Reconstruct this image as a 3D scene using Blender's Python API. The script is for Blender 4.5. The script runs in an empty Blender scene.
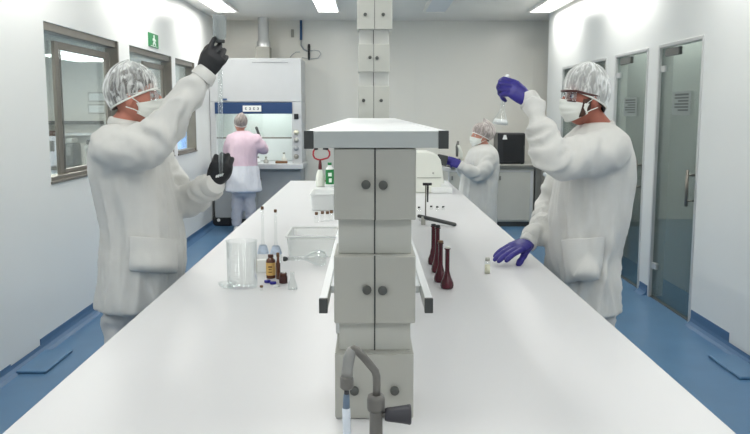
import bpy, bmesh, math, random
from mathutils import Vector, Matrix, Euler, noise
from mathutils.bvhtree import BVHTree

S = bpy.context.scene
COL = S.collection
PI = math.pi
random.seed(7)

# ------------------------------------------------------------------ camera
CAMZ = 1.55
PITCH = math.atan(105 / 800)
YAW = math.atan(6 / 800)
cd = bpy.data.cameras.new('camera')
cd.sensor_width = 36
cd.lens = 36 * 800 / 750
cd.clip_start = 0.02
cam = bpy.data.objects.new('camera', cd)
COL.objects.link(cam)
cam.location = (0, 0, CAMZ)
cam.rotation_euler = (PI / 2 - PITCH, 0, -YAW)
S.camera = cam
CM = Euler(cam.rotation_euler).to_matrix()
CO = Vector(cam.location)

# ------------------------------------------------------------------ world, exposure, lights
S.view_settings.view_transform = 'Standard'
S.view_settings.look = 'None'
S.view_settings.gamma = 1
S.view_settings.exposure = 0.0
S.cycles.max_bounces = 16
S.cycles.diffuse_bounces = 8
S.cycles.transparent_max_bounces = 24
w = bpy.data.worlds.new('world')
S.world = w
w.use_nodes = True
w.node_tree.nodes['Background'].inputs[0].default_value = (0.8, 0.88, 1, 1)
w.node_tree.nodes['Background'].inputs[1].default_value = 0.3

XL, XR, HC, YB, YE, YN = -2.14, 2.37, 2.83, 11.55, 10.75, -2.6
STRIP_E = 3.2       # emission of a strip's diffuser as seen
STRIP_W = 9.5      # watts of one strip
STRIPS = [(x, y) for y in (-0.9, 2.0, 4.9, 7.4, 9.75) for x in (-1.80, -0.51, 0.84, 2.165)]
OFF = {(0.84, 9.75), (0.84, 7.4)}


def area(name, loc, sx, sy, watts, rot=(0, 0, 0), color=(1, 1, 1)):
    l = bpy.data.lights.new(name, 'AREA')
    l.shape = 'RECTANGLE'
    l.size, l.size_y = sx, sy
    l.energy = watts
    l.color = color
    o = bpy.data.objects.new(name, l)
    o.location = loc
    o.rotation_euler = rot
    COL.objects.link(o)
    return o


for (x, y) in STRIPS:
    if (x, y) not in OFF:
        area('strip_light', (x, y, HC - 0.045), 0.25, 1.25, STRIP_W * {9.75: 1.7, 7.4: 1.35}.get(y, .95), color=(1, .972, .905))
for y in (4.2, 6.6, 9.2):
    area('corridor_light', (-3.4, y, 2.15), 0.25, 1.3, 75, color=(1, .98, .93))
area('side_room_fill', (2.64, 7.4, 2.57), 0.12, 3.2, 15, color=(.97, 1, .97))  # added fill without a fixture, brightens the view through the door glass

# ------------------------------------------------------------------ pixel helpers (a pixel of the 750x434 frame -> a world point)


def ray(px, py):
    return (CM @ Vector(((px - 375) / 800, -(py - 217) / 800, -1))).normalized()


def at_y(px, py, Y):
    d = ray(px, py)
    return CO + d * (Y / d.y)


def at_z(px, py, Z):
    d = ray(px, py)
    return CO + d * ((Z - CAMZ) / d.z)


def at_x(px, py, X):
    d = ray(px, py)
    return CO + d * (X / d.x)


def scl(p):
    """pixels per metre at a world point"""
    return 800 / (-(CM.transposed() @ (Vector(p) - CO)).z)


# ------------------------------------------------------------------ materials
MATS = {}


def mat(name, col, rough=0.5, metal=0.0, spec=0.5, var=0.04, vs=6.0, bump=0.0, bs=40.0, emit=None, estr=0.0, alpha=None, trans=0.0, ior=1.45, coat=0.0, sheen=0.0):
    m = bpy.data.materials.new(name)
    m.use_nodes = True
    nt = m.node_tree
    b = nt.nodes['Principled BSDF']
    b.inputs['Roughness'].default_value = rough
    b.inputs['Metallic'].default_value = metal
    b.inputs['Specular IOR Level'].default_value = spec
    b.inputs['IOR'].default_value = ior
    b.inputs['Transmission Weight'].default_value = trans
    b.inputs['Coat Weight'].default_value = coat
    b.inputs['Sheen Weight'].default_value = sheen
    tc = nt.nodes.new('ShaderNodeTexCoord')
    nz = nt.nodes.new('ShaderNodeTexNoise')
    nz.inputs['Scale'].default_value = vs
    nz.inputs['Detail'].default_value = 3
    nt.links.new(tc.outputs['Object'], nz.inputs['Vector'])
    rp = nt.nodes.new('ShaderNodeValToRGB')
    c = Vector(col)
    lo, hi = c * (1 - var), c * (1 + var)
    rp.color_ramp.elements[0].color = (*lo, 1)
    rp.color_ramp.elements[1].color = (*[min(1, v) for v in hi], 1)
    rp.color_ramp.elements[0].position = .3
    rp.color_ramp.elements[1].position = .7
    nt.links.new(nz.outputs['Fac'], rp.inputs['Fac'])
    nt.links.new(rp.outputs['Color'], b.inputs['Base Color'])
    if bump:
        n2 = nt.nodes.new('ShaderNodeTexNoise')
        n2.inputs['Scale'].default_value = bs
        n2.inputs['Detail'].default_value = 4
        nt.links.new(tc.outputs['Object'], n2.inputs['Vector'])
        bp = nt.nodes.new('ShaderNodeBump')
        bp.inputs['Strength'].default_value = bump
        bp.inputs['Distance'].default_value = 0.01
        nt.links.new(n2.outputs['Fac'], bp.inputs['Height'])
        nt.links.new(bp.outputs['Normal'], b.inputs['Normal'])
    if emit:
        b.inputs['Emission Color'].default_value = (*emit, 1)
        b.inputs['Emission Strength'].default_value = estr
    if alpha is not None:
        b.inputs['Alpha'].default_value = alpha
    MATS[name] = m
    return m


def thin_glass(name, tint=(0.9, 0.95, 0.93), refl=0.08, rough=0.02, haze=0.0, hazecol=(.8, .85, .85), graze=.45):
    """single-sheet glass: tinted see-through plus fresnel reflection (and a little milky haze)"""
    m = bpy.data.materials.new(name)
    m.use_nodes = True
    nt = m.node_tree
    nt.nodes.remove(nt.nodes['Principled BSDF'])
    out = nt.nodes['Material Output']
    tr = nt.nodes.new('ShaderNodeBsdfTransparent')
    tr.inputs[0].default_value = (*tint, 1)
    gl = nt.nodes.new('ShaderNodeBsdfGlossy')
    gl.inputs['Roughness'].default_value = rough
    gl.inputs['Color'].default_value = (.95, .98, 1, 1)
    lw = nt.nodes.new('ShaderNodeLayerWeight')
    lw.inputs['Blend'].default_value = 0.25
    mt = nt.nodes.new('ShaderNodeMath')
    mt.operation = 'MULTIPLY_ADD'
    mt.inputs[1].default_value = graze
    mt.inputs[2].default_value = refl
    nt.links.new(lw.outputs['Fresnel'], mt.inputs[0])
    mx = nt.nodes.new('ShaderNodeMixShader')
    nt.links.new(mt.outputs[0], mx.inputs[0])
    nt.links.new(tr.outputs[0], mx.inputs[1])
    nt.links.new(gl.outputs[0], mx.inputs[2])
    last = mx
    if haze:
        df = nt.nodes.new('ShaderNodeBsdfDiffuse')
        df.inputs[0].default_value = (*hazecol, 1)
        m2 = nt.nodes.new('ShaderNodeMixShader')
        m2.inputs[0].default_value = haze
        nt.links.new(mx.outputs[0], m2.inputs[1])
        nt.links.new(df.outputs[0], m2.inputs[2])
        last = m2
    nt.links.new(last.outputs[0], out.inputs[0])
    MATS[name] = m
    return m


def cap_material(name, base=(.86, .88, .87), dens=0.4, scale=9):
    """bouffant non-woven: see-through gauze with denser creases"""
    m = bpy.data.materials.new(name)
    m.use_nodes = True
    nt = m.node_tree
    b = nt.nodes['Principled BSDF']
    b.inputs['Base Color'].default_value = (*base, 1)
    b.inputs['Roughness'].default_value = .8
    b.inputs['Subsurface Weight'].default_value = 0
    tc = nt.nodes.new('ShaderNodeTexCoord')
    mp = nt.nodes.new('ShaderNodeMapping')
    mp.inputs['Scale'].default_value = (3.6, .42, 1)
    nt.links.new(tc.outputs['UV'], mp.inputs['Vector'])
    wv = nt.nodes.new('ShaderNodeTexNoise')
    wv.inputs['Scale'].default_value = scale
    wv.inputs['Detail'].default_value = 3
    wv.inputs['Distortion'].default_value = 1.2
    nt.links.new(mp.outputs[0], wv.inputs['Vector'])
    rp = nt.nodes.new('ShaderNodeValToRGB')
    rp.color_ramp.elements[0].position = .46
    rp.color_ramp.elements[0].color = (dens, dens, dens, 1)
    rp.color_ramp.elements[1].position = .74
    rp.color_ramp.elements[1].color = (.9, .9, .9, 1)
    nt.links.new(wv.outputs['Fac'], rp.inputs['Fac'])
    lw = nt.nodes.new('ShaderNodeLayerWeight')
    lw.inputs['Blend'].default_value = .22
    ad = nt.nodes.new('ShaderNodeMath')
    ad.operation = 'ADD'
    ad.use_clamp = True
    nt.links.new(rp.outputs['Color'], ad.inputs[0])
    nt.links.new(lw.outputs['Facing'], ad.inputs[1])
    nt.links.new(ad.outputs[0], b.inputs['Alpha'])
    MATS[name] = m
    return m


mat('wall_paint', (.76, .775, .765), .3, spec=.45, var=.012, vs=1.5)
mat('back_wall_paint', (.715, .705, .655), .28, var=.012, vs=1.5)
mat('ceiling_paint', (.86, .83, .775), .35, var=.015, vs=2)
mat('floor_vinyl', (.080, .180, .315), .32, var=.06, vs=3, bump=.03, bs=120)
mat('cove_vinyl', (.062, .14, .265), .4, var=.04)
mat('plinth_vinyl', (.085, .188, .325), .35, var=.04)
mat('steel', (.23, .215, .19), .38, metal=.7, var=.06, vs=9)
mat('steel_dark', (.20, .20, .19), .4, metal=.7, var=.06)
mat('alu', (.62, .63, .63), .35, metal=.6, var=.03)
mat('chrome', (.75, .76, .78), .15, metal=1, var=.02)
mat('bench_top', (.60, .605, .618), .36, spec=.5, var=.012, vs=2.5)
mat('bench_base', (.66, .68, .67), .5, var=.02)
mat('cab_grey', (.42, .42, .385), .45, var=.02, vs=4)
mat('cab_door', (.43, .43, .395), .42, var=.02, vs=4)
mat('cab_neck', (.52, .525, .49), .45, var=.02, vs=4)
mat('cab_light', (.50, .51, .475), .42, var=.015, vs=4)
mat('neck_light', (.60, .61, .59), .42, var=.015, vs=4)
mat('shelf_white', (.74, .765, .775), .4, var=.015)
mat('shelf_edge', (.47, .50, .495), .45, var=.02)
mat('cap_grey', (.055, .06, .06), .5, var=.08)
mat('knob_grey', (.085, .09, .085), .45, var=.06)
mat('tap_grey', (.17, .165, .155), .42, var=.1, vs=30, metal=.25)
mat('tap_light', (.30, .30, .29), .42, var=.06, vs=30, metal=.2)
mat('tap_handle', (.045, .045, .055), .45, var=.1)
mat('hose_white', (.68, .74, .82), .35, var=.03)
mat('hose_blue', (.14, .20, .28), .4, var=.05)
mat('diffuser', (.9, .9, .9), .5, emit=(.96, .99, 1), estr=STRIP_E, var=.005)
mat('diffuser_off', (.74, .76, .78), .4, var=.01)
mat('sign_green', (.02, .24, .08), .4, var=.04)
mat('sign_white', (.75, .85, .78), .4, var=.01)
mat('hood_white', (.54, .555, .565), .35, var=.015)
mat('hood_blue', (.02, .055, .15), .35, var=.04)
mat('hood_inner', (.80, .84, .82), .45, var=.02, emit=None)
mat('hood_grey', (.36, .38, .39), .5, var=.03)
mat('paper', (.80, .82, .80), .7, var=.02)
mat('notice_paper', (.26, .29, .275), .7, var=.03)
mat('notice_ink', (.10, .115, .11), .7, var=.05)
mat('ink', (.04, .05, .09), .6, var=.05)
mat('grey_ink', (.30, .32, .33), .6, var=.05)
mat('black', (.012, .013, .015), .45, var=.1)
mat('black_box', (.02, .022, .026), .35, var=.1)
mat('duct', (.33, .33, .30), .5, metal=.3, var=.05)
mat('blue_hose', (.03, .09, .22), .4, var=.05)
mat('amber', (.060, .004, .012), .2, var=.1, coat=.15)
mat('amber_brown', (.10, .030, .012), .15, var=.1, coat=.5)
mat('brown_cap', (.16, .075, .03), .5, var=.1)
mat('dark_brown', (.06, .016, .010), .4, var=.1)
mat('yellow_label', (.70, .45, .14), .6, var=.05)
mat('blue_cap', (.02, .02, .28), .4, var=.05)
mat('blue_print', (.50, .58, .70), .5, var=.2, vs=60)
mat('green_label', (.01, .20, .05), .5, var=.05)
mat('red_rubber', (.42, .02, .03), .4, var=.05)
mat('dark_red', (.10, .01, .015), .4, var=.05)
mat('plastic_white', (.80, .82, .82), .4, var=.015)
mat('cream', (.74, .76, .70), .4, var=.015)
mat('cream_liquid', (.72, .70, .55), .4, var=.02)
mat('screen', (.2, .4, .8), .3, emit=(.35, .6, 1), estr=1.1, var=.03)
mat('skin', (.50, .20, .145), .55, var=.08, vs=25)
mat('skin_dark', (.34, .115, .080), .55, var=.1, vs=25)
mat('skin_pale', (.52, .24, .18), .55, var=.08, vs=25)
mat('hair', (.035, .028, .024), .6, var=.3, vs=40)
mat('beard_brown', (.06, .028, .02), .7, var=.25, vs=60)
mat('hair_brown', (.16, .12, .10), .7, var=.25, vs=40)
mat('eye', (.7, .68, .66), .2, var=.02)
mat('iris', (.03, .02, .015), .2, var=.02)
mat('coat_cloth', (.63, .63, .61), .85, var=.03, vs=14, bump=.10, bs=220)
mat('coat_blue_white', (.66, .67, .72), .85, var=.03, vs=14, bump=.10, bs=220)
mat('trouser_cloth', (.60, .60, .60), .9, var=.03, vs=14, bump=.15, bs=220)
mat('trouser_grey', (.46, .47, .53), .9, var=.04, vs=14)
mat('pink_cloth', (.66, .50, .58), .85, var=.04, vs=14)
mat('mask_cloth', (.78, .80, .76), .8, var=.02, vs=20)
mat('glove_black', (.012, .013, .016), .5, var=.2, vs=40)
mat('glove_blue', (.028, .022, .21), .42, var=.12, vs=40)
mat('goggle_dark', (.06, .018, .016), .3, var=.1)
mat('shoe', (.65, .66, .66), .5, var=.04)
thin_glass('pane', (.93, .95, .93), .04)
thin_glass('frosted_glass', (.86, .88, .88), .04, rough=.2, haze=.22, hazecol=(.6, .62, .62))
thin_glass('door_glass', (.71, .74, .72), .04, graze=.22)
thin_glass('glassware', (.975, .982, .978), .03, haze=.03, graze=.33)
thin_glass('tub_plastic', (.985, .99, .985), .02, rough=.3, haze=.28, hazecol=(.93, .94, .93))
thin_glass('goggle_lens', (.92, .93, .93), .10)
cap_material('cap_gauze', dens=.16)
cap_material('cap_gauze_pale', dens=.34)
cap_material('cap_gauze_rose', base=(.62, .56, .54), dens=.4)
cap_material('cap_gauze_brown', base=(.36, .32, .30), dens=.45)
M = MATS

# ------------------------------------------------------------------ mesh helpers


def box(bm, c, s, rz=0.0, rot=None):
    m = Matrix.Translation(c) @ (rot.to_4x4() if rot else Matrix.Rotation(rz, 4, 'Z')) @ Matrix.Diagonal((*s, 1))
    return bmesh.ops.create_cube(bm, size=1, matrix=m)['verts']


def bx(bm, x0, x1, y0, y1, z0, z1):
    return box(bm, ((x0 + x1) / 2, (y0 + y1) / 2, (z0 + z1) / 2), (abs(x1 - x0), abs(y1 - y0), abs(z1 - z0)))


def frame_of(t, ref):
    t = t.normalized()
    r = Vector(ref)
    u = (r - t * r.dot(t))
    if u.length < 1e-4:
        r = Vector((1, 0, 0)) if abs(t.x) < .9 else Vector((0, 1, 0))
        u = r - t * r.dot(t)
    u.normalize()
    return u, t.cross(u)


def tube(bm, pts, rad, n=12, ref=(0, 0, 1), caps=True, round_caps=False):
    """tube through points; rad: float, list of floats or list of (a along ref, b across)"""
    pts = [Vector(p) for p in pts]
    if not isinstance(rad, (list, tuple)):
        rad = [rad] * len(pts)
    rad = [r if isinstance(r, (list, tuple)) else (r, r) for r in rad]
    if round_caps:
        P, R = list(pts), list(rad)
        for k in (0, -1):
            d = (pts[0] - pts[1]).normalized() if k == 0 else (pts[-1] - pts[-2]).normalized()
            a, b = rad[k]
            m = min(a, b)
            ext = [(pts[k] + d * m * math.sin(q), (a * math.cos(q), b * math.cos(q))) for q in (.5, .95, 1.35)]
            if k == 0:
                for p, r in ext:
                    P.insert(0, p); R.insert(0, r)
            else:
                for p, r in ext:
                    P.append(p); R.append(r)
        pts, rad = P, R
    rings = []
    u = None
    for i, p in enumerate(pts):
        if i == 0: t = pts[1] - pts[0]
        elif i == len(pts) - 1: t = pts[-1] - pts[-2]
        else:
            t = (pts[i + 1] - p).normalized() + (p - pts[i - 1]).normalized()
        u, v = frame_of(t, ref if u is None else u)
        a, b = rad[i]
        rings.append([bm.verts.new(p + u * a * math.cos(2 * PI * k / n) + v * b * math.sin(2 * PI * k / n)) for k in range(n)])
    for a, b in zip(rings[:-1], rings[1:]):
        for k in range(n):
            bm.faces.new((a[k], a[(k + 1) % n], b[(k + 1) % n], b[k]))
    if caps:
        bm.faces.new(rings[0][::-1])
        bm.faces.new(rings[-1])
    return rings


def lathe(bm, prof, c=(0, 0, 0), n=24, axis=None, close=False):
    """revolve (r, z) profile about z through c (or about a rotation matrix)"""
    c = Vector(c)
    R = axis or Matrix.Identity(3)
    rings = []
    for r, z in prof:
        if r < 1e-5:
            rings.append([bm.verts.new(c + R @ Vector((0, 0, z)))])
        else:
            rings.append([bm.verts.new(c + R @ Vector((r * math.cos(2 * PI * k / n), r * math.sin(2 * PI * k / n), z))) for k in range(n)])
    for a, b in zip(rings[:-1], rings[1:]):
        for k in range(n):
            q = (k + 1) % n
            if len(a) == 1 and len(b) == 1: continue
            if len(a) == 1: bm.faces.new((a[0], b[q], b[k]))
            elif len(b) == 1: bm.faces.new((a[k], a[q], b[0]))
            else: bm.faces.new((a[k], a[q], b[q], b[k]))
    return rings


def world_of(o):
    return (world_of(o.parent) @ o.matrix_parent_inverse @ o.matrix_basis) if o.parent else o.matrix_basis.copy()


def obj(name, bm, m, parent=None, smooth=False, bevel=0.0, segs=2, solid=0.0):
    bmesh.ops.recalc_face_normals(bm, faces=bm.faces[:])
    me = bpy.data.meshes.new(name)
    bm.to_mesh(me)
    bm.free()
    return obm(name, me, m, parent, smooth, bevel, segs, solid)


def obm(name, me, m, parent=None, smooth=False, bevel=0.0, segs=2, solid=0.0):
    o = bpy.data.objects.new(name, me)
    COL.objects.link(o)
    me.materials.append(M[m] if isinstance(m, str) else m)
    if smooth:
        for p in me.polygons: p.use_smooth = True
    if parent:
        o.parent = parent
        o.matrix_parent_inverse = world_of(parent).inverted()
    if solid:
        s = o.modifiers.new('solid', 'SOLIDIFY')
        s.thickness = solid
        s.offset = 0
    if bevel:
        b = o.modifiers.new('bevel', 'BEVEL')
        b.width = bevel
        b.segments = segs
        b.limit_method = 'ANGLE'
    return o


def thing(name, label, cat, loc=(0, 0, 0), group=None):
    o = bpy.data.objects.new(name, None)
    COL.objects.link(o)
    o.empty_display_size = .05
    o.location = loc
    o['label'], o['category'] = label, cat
    if group: o['group'] = group
    return o


def tag(o, label, cat, group=None):
    o['label'], o['category'] = label, cat
    if group: o['group'] = group
    return o


def struct(name, bm, m, parent=None, **k):
    o = obj(name, bm, m, parent, **k)
    if not parent: o['kind'] = 'structure'
    return o


def dup(root, loc, label=None, rz=0.0, scale=1.0):
    """a copy of a thing with copies of its parts and sub-parts"""
    r = root.copy()
    COL.objects.link(r)
    r.location = loc
    r.rotation_euler = (0, 0, rz)
    r.scale = (scale,) * 3
    if label: r['label'] = label
    for ch in list(root.children):
        c = ch.copy(); COL.objects.link(c); c.parent = r
        for g in list(ch.children):
            d = g.copy(); COL.objects.link(d); d.parent = c
    return r


def B():
    return bmesh.new()

# ================================================================== SETTING
bm = B(); bx(bm, -4.7, 4.7, YN - .2, YB + .2, -.1, 0)
struct('floor', bm, 'floor_vinyl')

bm = B(); bx(bm, -4.7, 4.7, YN - .2, YB + .2, HC, HC + .1)
struct('ceiling', bm, 'ceiling_paint')


def wall_with_holes(bm, x0, x1, y0, y1, z0, z1, holes):
    """holes: (ya, yb, za, zb) sorted by y"""
    y = y0
    for ya, yb, za, zb in holes:
        bx(bm, x0, x1, y, ya, z0, z1)
        if za > z0: bx(bm, x0, x1, ya, yb, z0, za)
        if zb < z1: bx(bm, x0, x1, ya, yb, zb, z1)
        y = yb
    bx(bm, x0, x1, y, y1, z0, z1)


# the three windows of the left wall: (y0, y1)
WZ0, WZ1 = 1.08, 2.145
yw = lambda px, py: at_x(px, py, XL).y
WINS = [(yw(43, 21), yw(118, 42)), (yw(129, 43), yw(171, 55)), (yw(175, 58), yw(194, 62))]
bm = B()
wall_with_holes(bm, XL - .10, XL, YN, YB, 0, HC, [(a, b, WZ0, WZ1) for a, b in WINS])
struct('wall_left', bm, 'wall_paint')

# right wall with three glazed doors
yd = lambda px, py: at_x(px, py, XR).y
DZ1 = 2.09
DOORS = [(yd(705, 36), yd(659.5, 46)), (yd(649, 50), yd(616, 56)), (yd(607, 60), yd(563, 66))]
bm = B()
wall_with_holes(bm, XR, XR + .12, YN, YE, 0, HC, [(a, b, 0, DZ1) for a, b in DOORS])
struct('wall_right', bm, 'wall_paint')

bm = B(); bx(bm, -4.7, 4.7, YB, YB + .12, 0, HC)
# panel joints as shallow raised seams
struct('wall_back', bm, 'back_wall_paint')
for k, px in enumerate((328, 397, 415, 532)):
    p = at_y(px, 112, YB)
    bm = B(); bx(bm, p.x - .010, p.x + .010, YB - .006, YB, 0.1, HC)
    struct('trim_%d' % (k + 1), bm, 'back_wall_paint')
bm = B(); bx(bm, -4.7, 4.7, YN - .12, YN, 0, HC)
struct('wall_front', bm, 'wall_paint')
# returns where the side walls end before the back wall
bm = B(); bx(bm, XR + .12, 4.7, YE - .12, YE, 0, HC); struct('wall_right_return', bm, 'wall_paint')
# rooms beyond the glass
bm = B(); bx(bm, -4.7, -4.6, YN, YB, 0, HC); struct('wall_corridor', bm, 'wall_paint')
bm = B(); bx(bm, 2.76, 2.86, YN, YE - .12, 0, HC); struct('wall_side_room', bm, 'wall_paint')
bm = B(); bx(bm, -4.6, XL - .12, YN, YB, 2.6, 2.66); struct('ceiling_corridor', bm, 'ceiling_paint')
bm = B(); bx(bm, XR + .12, 2.76, YN, YE - .12, 2.6, 2.66); struct('ceiling_side_room', bm, 'ceiling_paint')

# cove baseboards (blue vinyl turned up the wall) and the low plinths
PY0, PY1 = at_z(50, 374, 0).y, at_z(73, 352, 0).y
PR0, PR1, PRB = at_z(742, 380, 0).y, at_z(709, 357, 0).y, at_z(723, 349, 0).y


def cove(name, xw, sgn, y0, y1, h=.085):
    bm = B()
    prof = [(0, 0), (.055, 0), (.028, .010), (.012, .026), (.006, .05), (.006, h), (0, h)]
    ends = []
    for y in (y0, y1):
        ends.append([bm.verts.new((xw + sgn * a, y, b)) for a, b in prof])
    n = len(prof)
    for k in range(n):
        bm.faces.new((ends[0][k], ends[0][(k + 1) % n], ends[1][(k + 1) % n], ends[1][k]))
    bm.faces.new(ends[0]); bm.faces.new(ends[1][::-1])
    struct(name, bm, 'cove_vinyl')


cove('baseboard_left', XL, 1, PY1, YB)
cove('baseboard_left_near', XL, 1, YN, PY0, .06)
cove('baseboard_left_middle', XL, 1, PY0, PY1, .035)
cove('baseboard_right_near', XR, -1, YN, PRB, .03)
cove('baseboard_right', XR, -1, PRB, DOORS[0][0] - .02, .11)
cove('baseboard_right_middle', XR, -1, DOORS[0][1] + .03, DOORS[1][0] - .03)
cove('baseboard_right_far', XR, -1, DOORS[1][1] + .03, DOORS[2][0] - .03)
for nm, xw, s, ya, yb in (('trim_5', XL, 1, PY0, PY1), ('trim_6', XR, -1, PR0, PR1)):
    bm = B()
    vs = bx(bm, xw + s * .03, xw + s * .21, ya, yb, 0, .018)
    struct(nm, bm, 'plinth_vinyl', bevel=.008, segs=3)

def rect_frame(bm, x0, x1, y0, y1, z0, z1, t, tb=None, tt=None):
    tb = t if tb is None else tb
    tt = tt or t
    bx(bm, x0, x1, y0, y0 + t, z0, z1)
    bx(bm, x0, x1, y1 - t, y1, z0, z1)
    bx(bm, x0, x1, y0 + t, y1 - t, z1 - tt, z1)
    if tb: bx(bm, x0, x1, y0 + t, y1 - t, z0, z0 + tb)


SASH = [(yw(62, 37), yw(117, 55)), (yw(149, 56), yw(170, 62))]
for k, (a, b) in enumerate(WINS):
    bm = B()
    rect_frame(bm, XL - .105, XL - .012, a, b, WZ0, WZ1, .012, .03, .055)
    bx(bm, XL - .105, XL + .004, b - .03, b, WZ0, WZ1)
    f = struct('window_%d' % (k + 1), bm, 'steel', bevel=.003)
    # framed sash set back from the room face, beside a plain pane
    if k < 2:
        sa, sb = SASH[k]
        bm = B()
        rect_frame(bm, XL - .082, XL - .058, sa, sb - .03, WZ0 + .03, WZ1 - .10, .085, .03, .055)
        obj('window_frame', bm, 'steel', f, bevel=.004)
        bm = B(); bx(bm, XL - .058, XL - .053, sa + .085, sa + .10, WZ0 + .06, WZ1 - .16)
        obj('gasket', bm, 'steel_dark', f)
    bm = B(); bx(bm, XL - .089, XL - .083, a + .012, b - .012, WZ0 + .02, WZ1 - .02)
    obj('pane', bm, 'pane', f)
    bm = B(); bx(bm, XL - .10, XL + .012, a - .01, b + .01, WZ0 - .014, WZ0 + .004)
    obj('window_sill', bm, 'steel', f, bevel=.003)

for k, (a, b) in enumerate(DOORS):
    bm = B()
    rect_frame(bm, XR - .008, XR + .05, a, b, 0, DZ1, .028, 0)
    d = struct('door_%d' % (k + 1), bm, 'alu', bevel=.003)
    bm = B(); bx(bm, XR + .016, XR + .026, a + .03, b - .03, .012, DZ1 - .03)
    obj('door_glass', bm, 'door_glass', d)
    bm = B(); bx(bm, XR + .008, XR + .034, a + .03, b - .03, .0, .012)
    obj('threshold', bm, 'steel_dark', d)
    bm = B()
    for zz in (DZ1 - .22, .25):
        bx(bm, XR + .004, XR + .036, b - .13, b - .03, zz, zz + .05)
    obj('hinge', bm, 'alu', d, bevel=.003)
    bm = B(); bx(bm, XR + .004, XR + .036, a + (b - a) * .55, a + (b - a) * .86, DZ1 - .10, DZ1 - .04)
    obj('door_closer', bm, 'steel_dark', d, bevel=.004)
    bm = B()
    hy = a + .10
    tube(bm, [(XR - .035, hy, .86), (XR - .035, hy, 1.13)], .012, 12)
    for zz in (.90, 1.09):
        tube(bm, [(XR - .035, hy, zz), (XR + .02, hy, zz)], .008, 8)
    obj('door_handle', bm, 'steel', d, smooth=True)
# paper notices taped to two doors
for (pl, pr, pt, pb, lab) in ((673, 691, 92, 115, 'paper notice taped to the glass door nearest the camera'), (624, 637, 98, 116, 'paper notice taped to the second glass door, beyond the nearest')):
    p0, p1 = at_x(pl, pt, XR + .012), at_x(pr, pt, XR + .012)
    q0 = at_x(pl, pb, XR + .012)
    ya, yb, za, zb = p1.y, p0.y, q0.z, p0.z
    t = thing('notice', lab, 'notice', (XR + .014, (ya + yb) / 2, za), 'notices taped to the glass doors')
    bm = B(); bx(bm, XR + .0135, XR + .0155, ya, yb, za, zb)
    obj('sheet', bm, 'notice_paper', t)
    bm = B()
    for q in range(6):
        zz = zb - (zb - za) * (.14 + .13 * q)
        bx(bm, XR + .0122, XR + .0135, ya + (yb - ya) * .12, yb - (yb - ya) * (.12 + .2 * (q % 3 == 2)), zz - (zb - za) * .035, zz + (zb - za) * (.035 if q else .05))
    obj('print', bm, 'notice_ink', t)

# ceiling strip lights
c0 = None
names = {-1.80: 'beside the left wall', -0.51: 'left of the tall service column', 0.84: 'right of the tall service column', 2.165: 'beside the right wall'}
rown = {9.75: 'near the back wall', 7.4: 'second row from the back', 4.9: 'in the middle row', 2.0: 'in the row over the bench front', -0.9: 'in the row behind the camera'}
for (x, y) in STRIPS:
    lit = (x, y) not in OFF
    t = thing('ceiling_light', ('lit' if lit else 'unlit') + ' ceiling strip ' + names[x] + ', ' + rown[y], 'ceiling light', (x, y, HC), 'strip lights in the ceiling')
    bm = B()
    rect = (.30, 1.32)
    bx(bm, x - .15, x - .125, y - .66, y + .66, HC - .03, HC)
    bx(bm, x + .125, x + .15, y - .66, y + .66, HC - .03, HC)
    bx(bm, x - .125, x + .125, y - .66, y - .635, HC - .03, HC)
    bx(bm, x - .125, x + .125, y + .635, y + .66, HC - .03, HC)
    obj('frame', bm, 'ceiling_paint', t)
    bm = B(); bx(bm, x - .125, x + .125, y - .635, y + .635, HC - .022, HC - .012)
    obj('diffuser', bm, 'diffuser' if lit else 'diffuser_off', t)

# pendant strip lamps in the room beyond the windows
LX = -3.3
l0, l1 = at_x(66, 51, LX), at_x(107, 58.5, LX)
for k, (ya, yb) in enumerate(((l0.y - 3.6, l0.y - 2.2), (l0.y, l1.y))):
    zc_ = (l0.z + l1.z) / 2
    t = thing('pendant_lamp', ('white strip lamp hung in the room beyond the windows, nearest', 'white strip lamp seen through the first left window')[k], 'lamp', (LX, (ya + yb) / 2, zc_), 'strip lamps beyond the windows')
    bm = B(); bx(bm, LX - .14, LX + .14, ya, yb, zc_ + .035, zc_ + .05)
    obj('housing', bm, 'alu', t)
    bm = B(); bx(bm, LX - .13, LX + .13, ya + .01, yb - .01, zc_ - .04, zc_ + .035)
    obj('diffuser', bm, 'diffuser', t, bevel=.02)
    for yy in (ya + .2, yb - .2):
        bm = B(); tube(bm, [(LX, yy, zc_ + .04), (LX, yy, 2.61)], .006, 8)
        obj('rod', bm, 'alu', t)

# ================================================================== BENCH
BW, BY0, BY1, BZ = .75, .62, 7.62, .90
t = thing('lab_bench', 'long white laboratory bench running down the middle of the room', 'bench', (0, 3.5, 0))
bm = B(); bx(bm, -BW, BW, BY0, BY1, BZ - .032, BZ)
obj('worktop', bm, 'bench_top', t, bevel=.004, segs=3)
bm = B(); bx(bm, -BW + .30, BW - .30, BY0 + .3, BY1 - .1, .1, BZ - .032)
base = obj('base_unit', bm, 'bench_base', t)
bm = B(); bx(bm, -BW + .36, BW - .36, BY0 + .36, BY1 - .16, 0, .1)
obj('kickboard', bm, 'cap_grey', t)
for x in (-BW + .05, BW - .05):
    for y in (BY0 + .1, 2.9, 5.2, BY1 - .08):
        bm = B(); bx(bm, x - .025, x + .025, y - .025, y + .025, 0, BZ - .032)
        obj('leg', bm, 'shelf_white', t, bevel=.004)

# ================================================================== RACK
RY = 1.646
pa = lambda px, py: at_y(px, py, RY)


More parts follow.
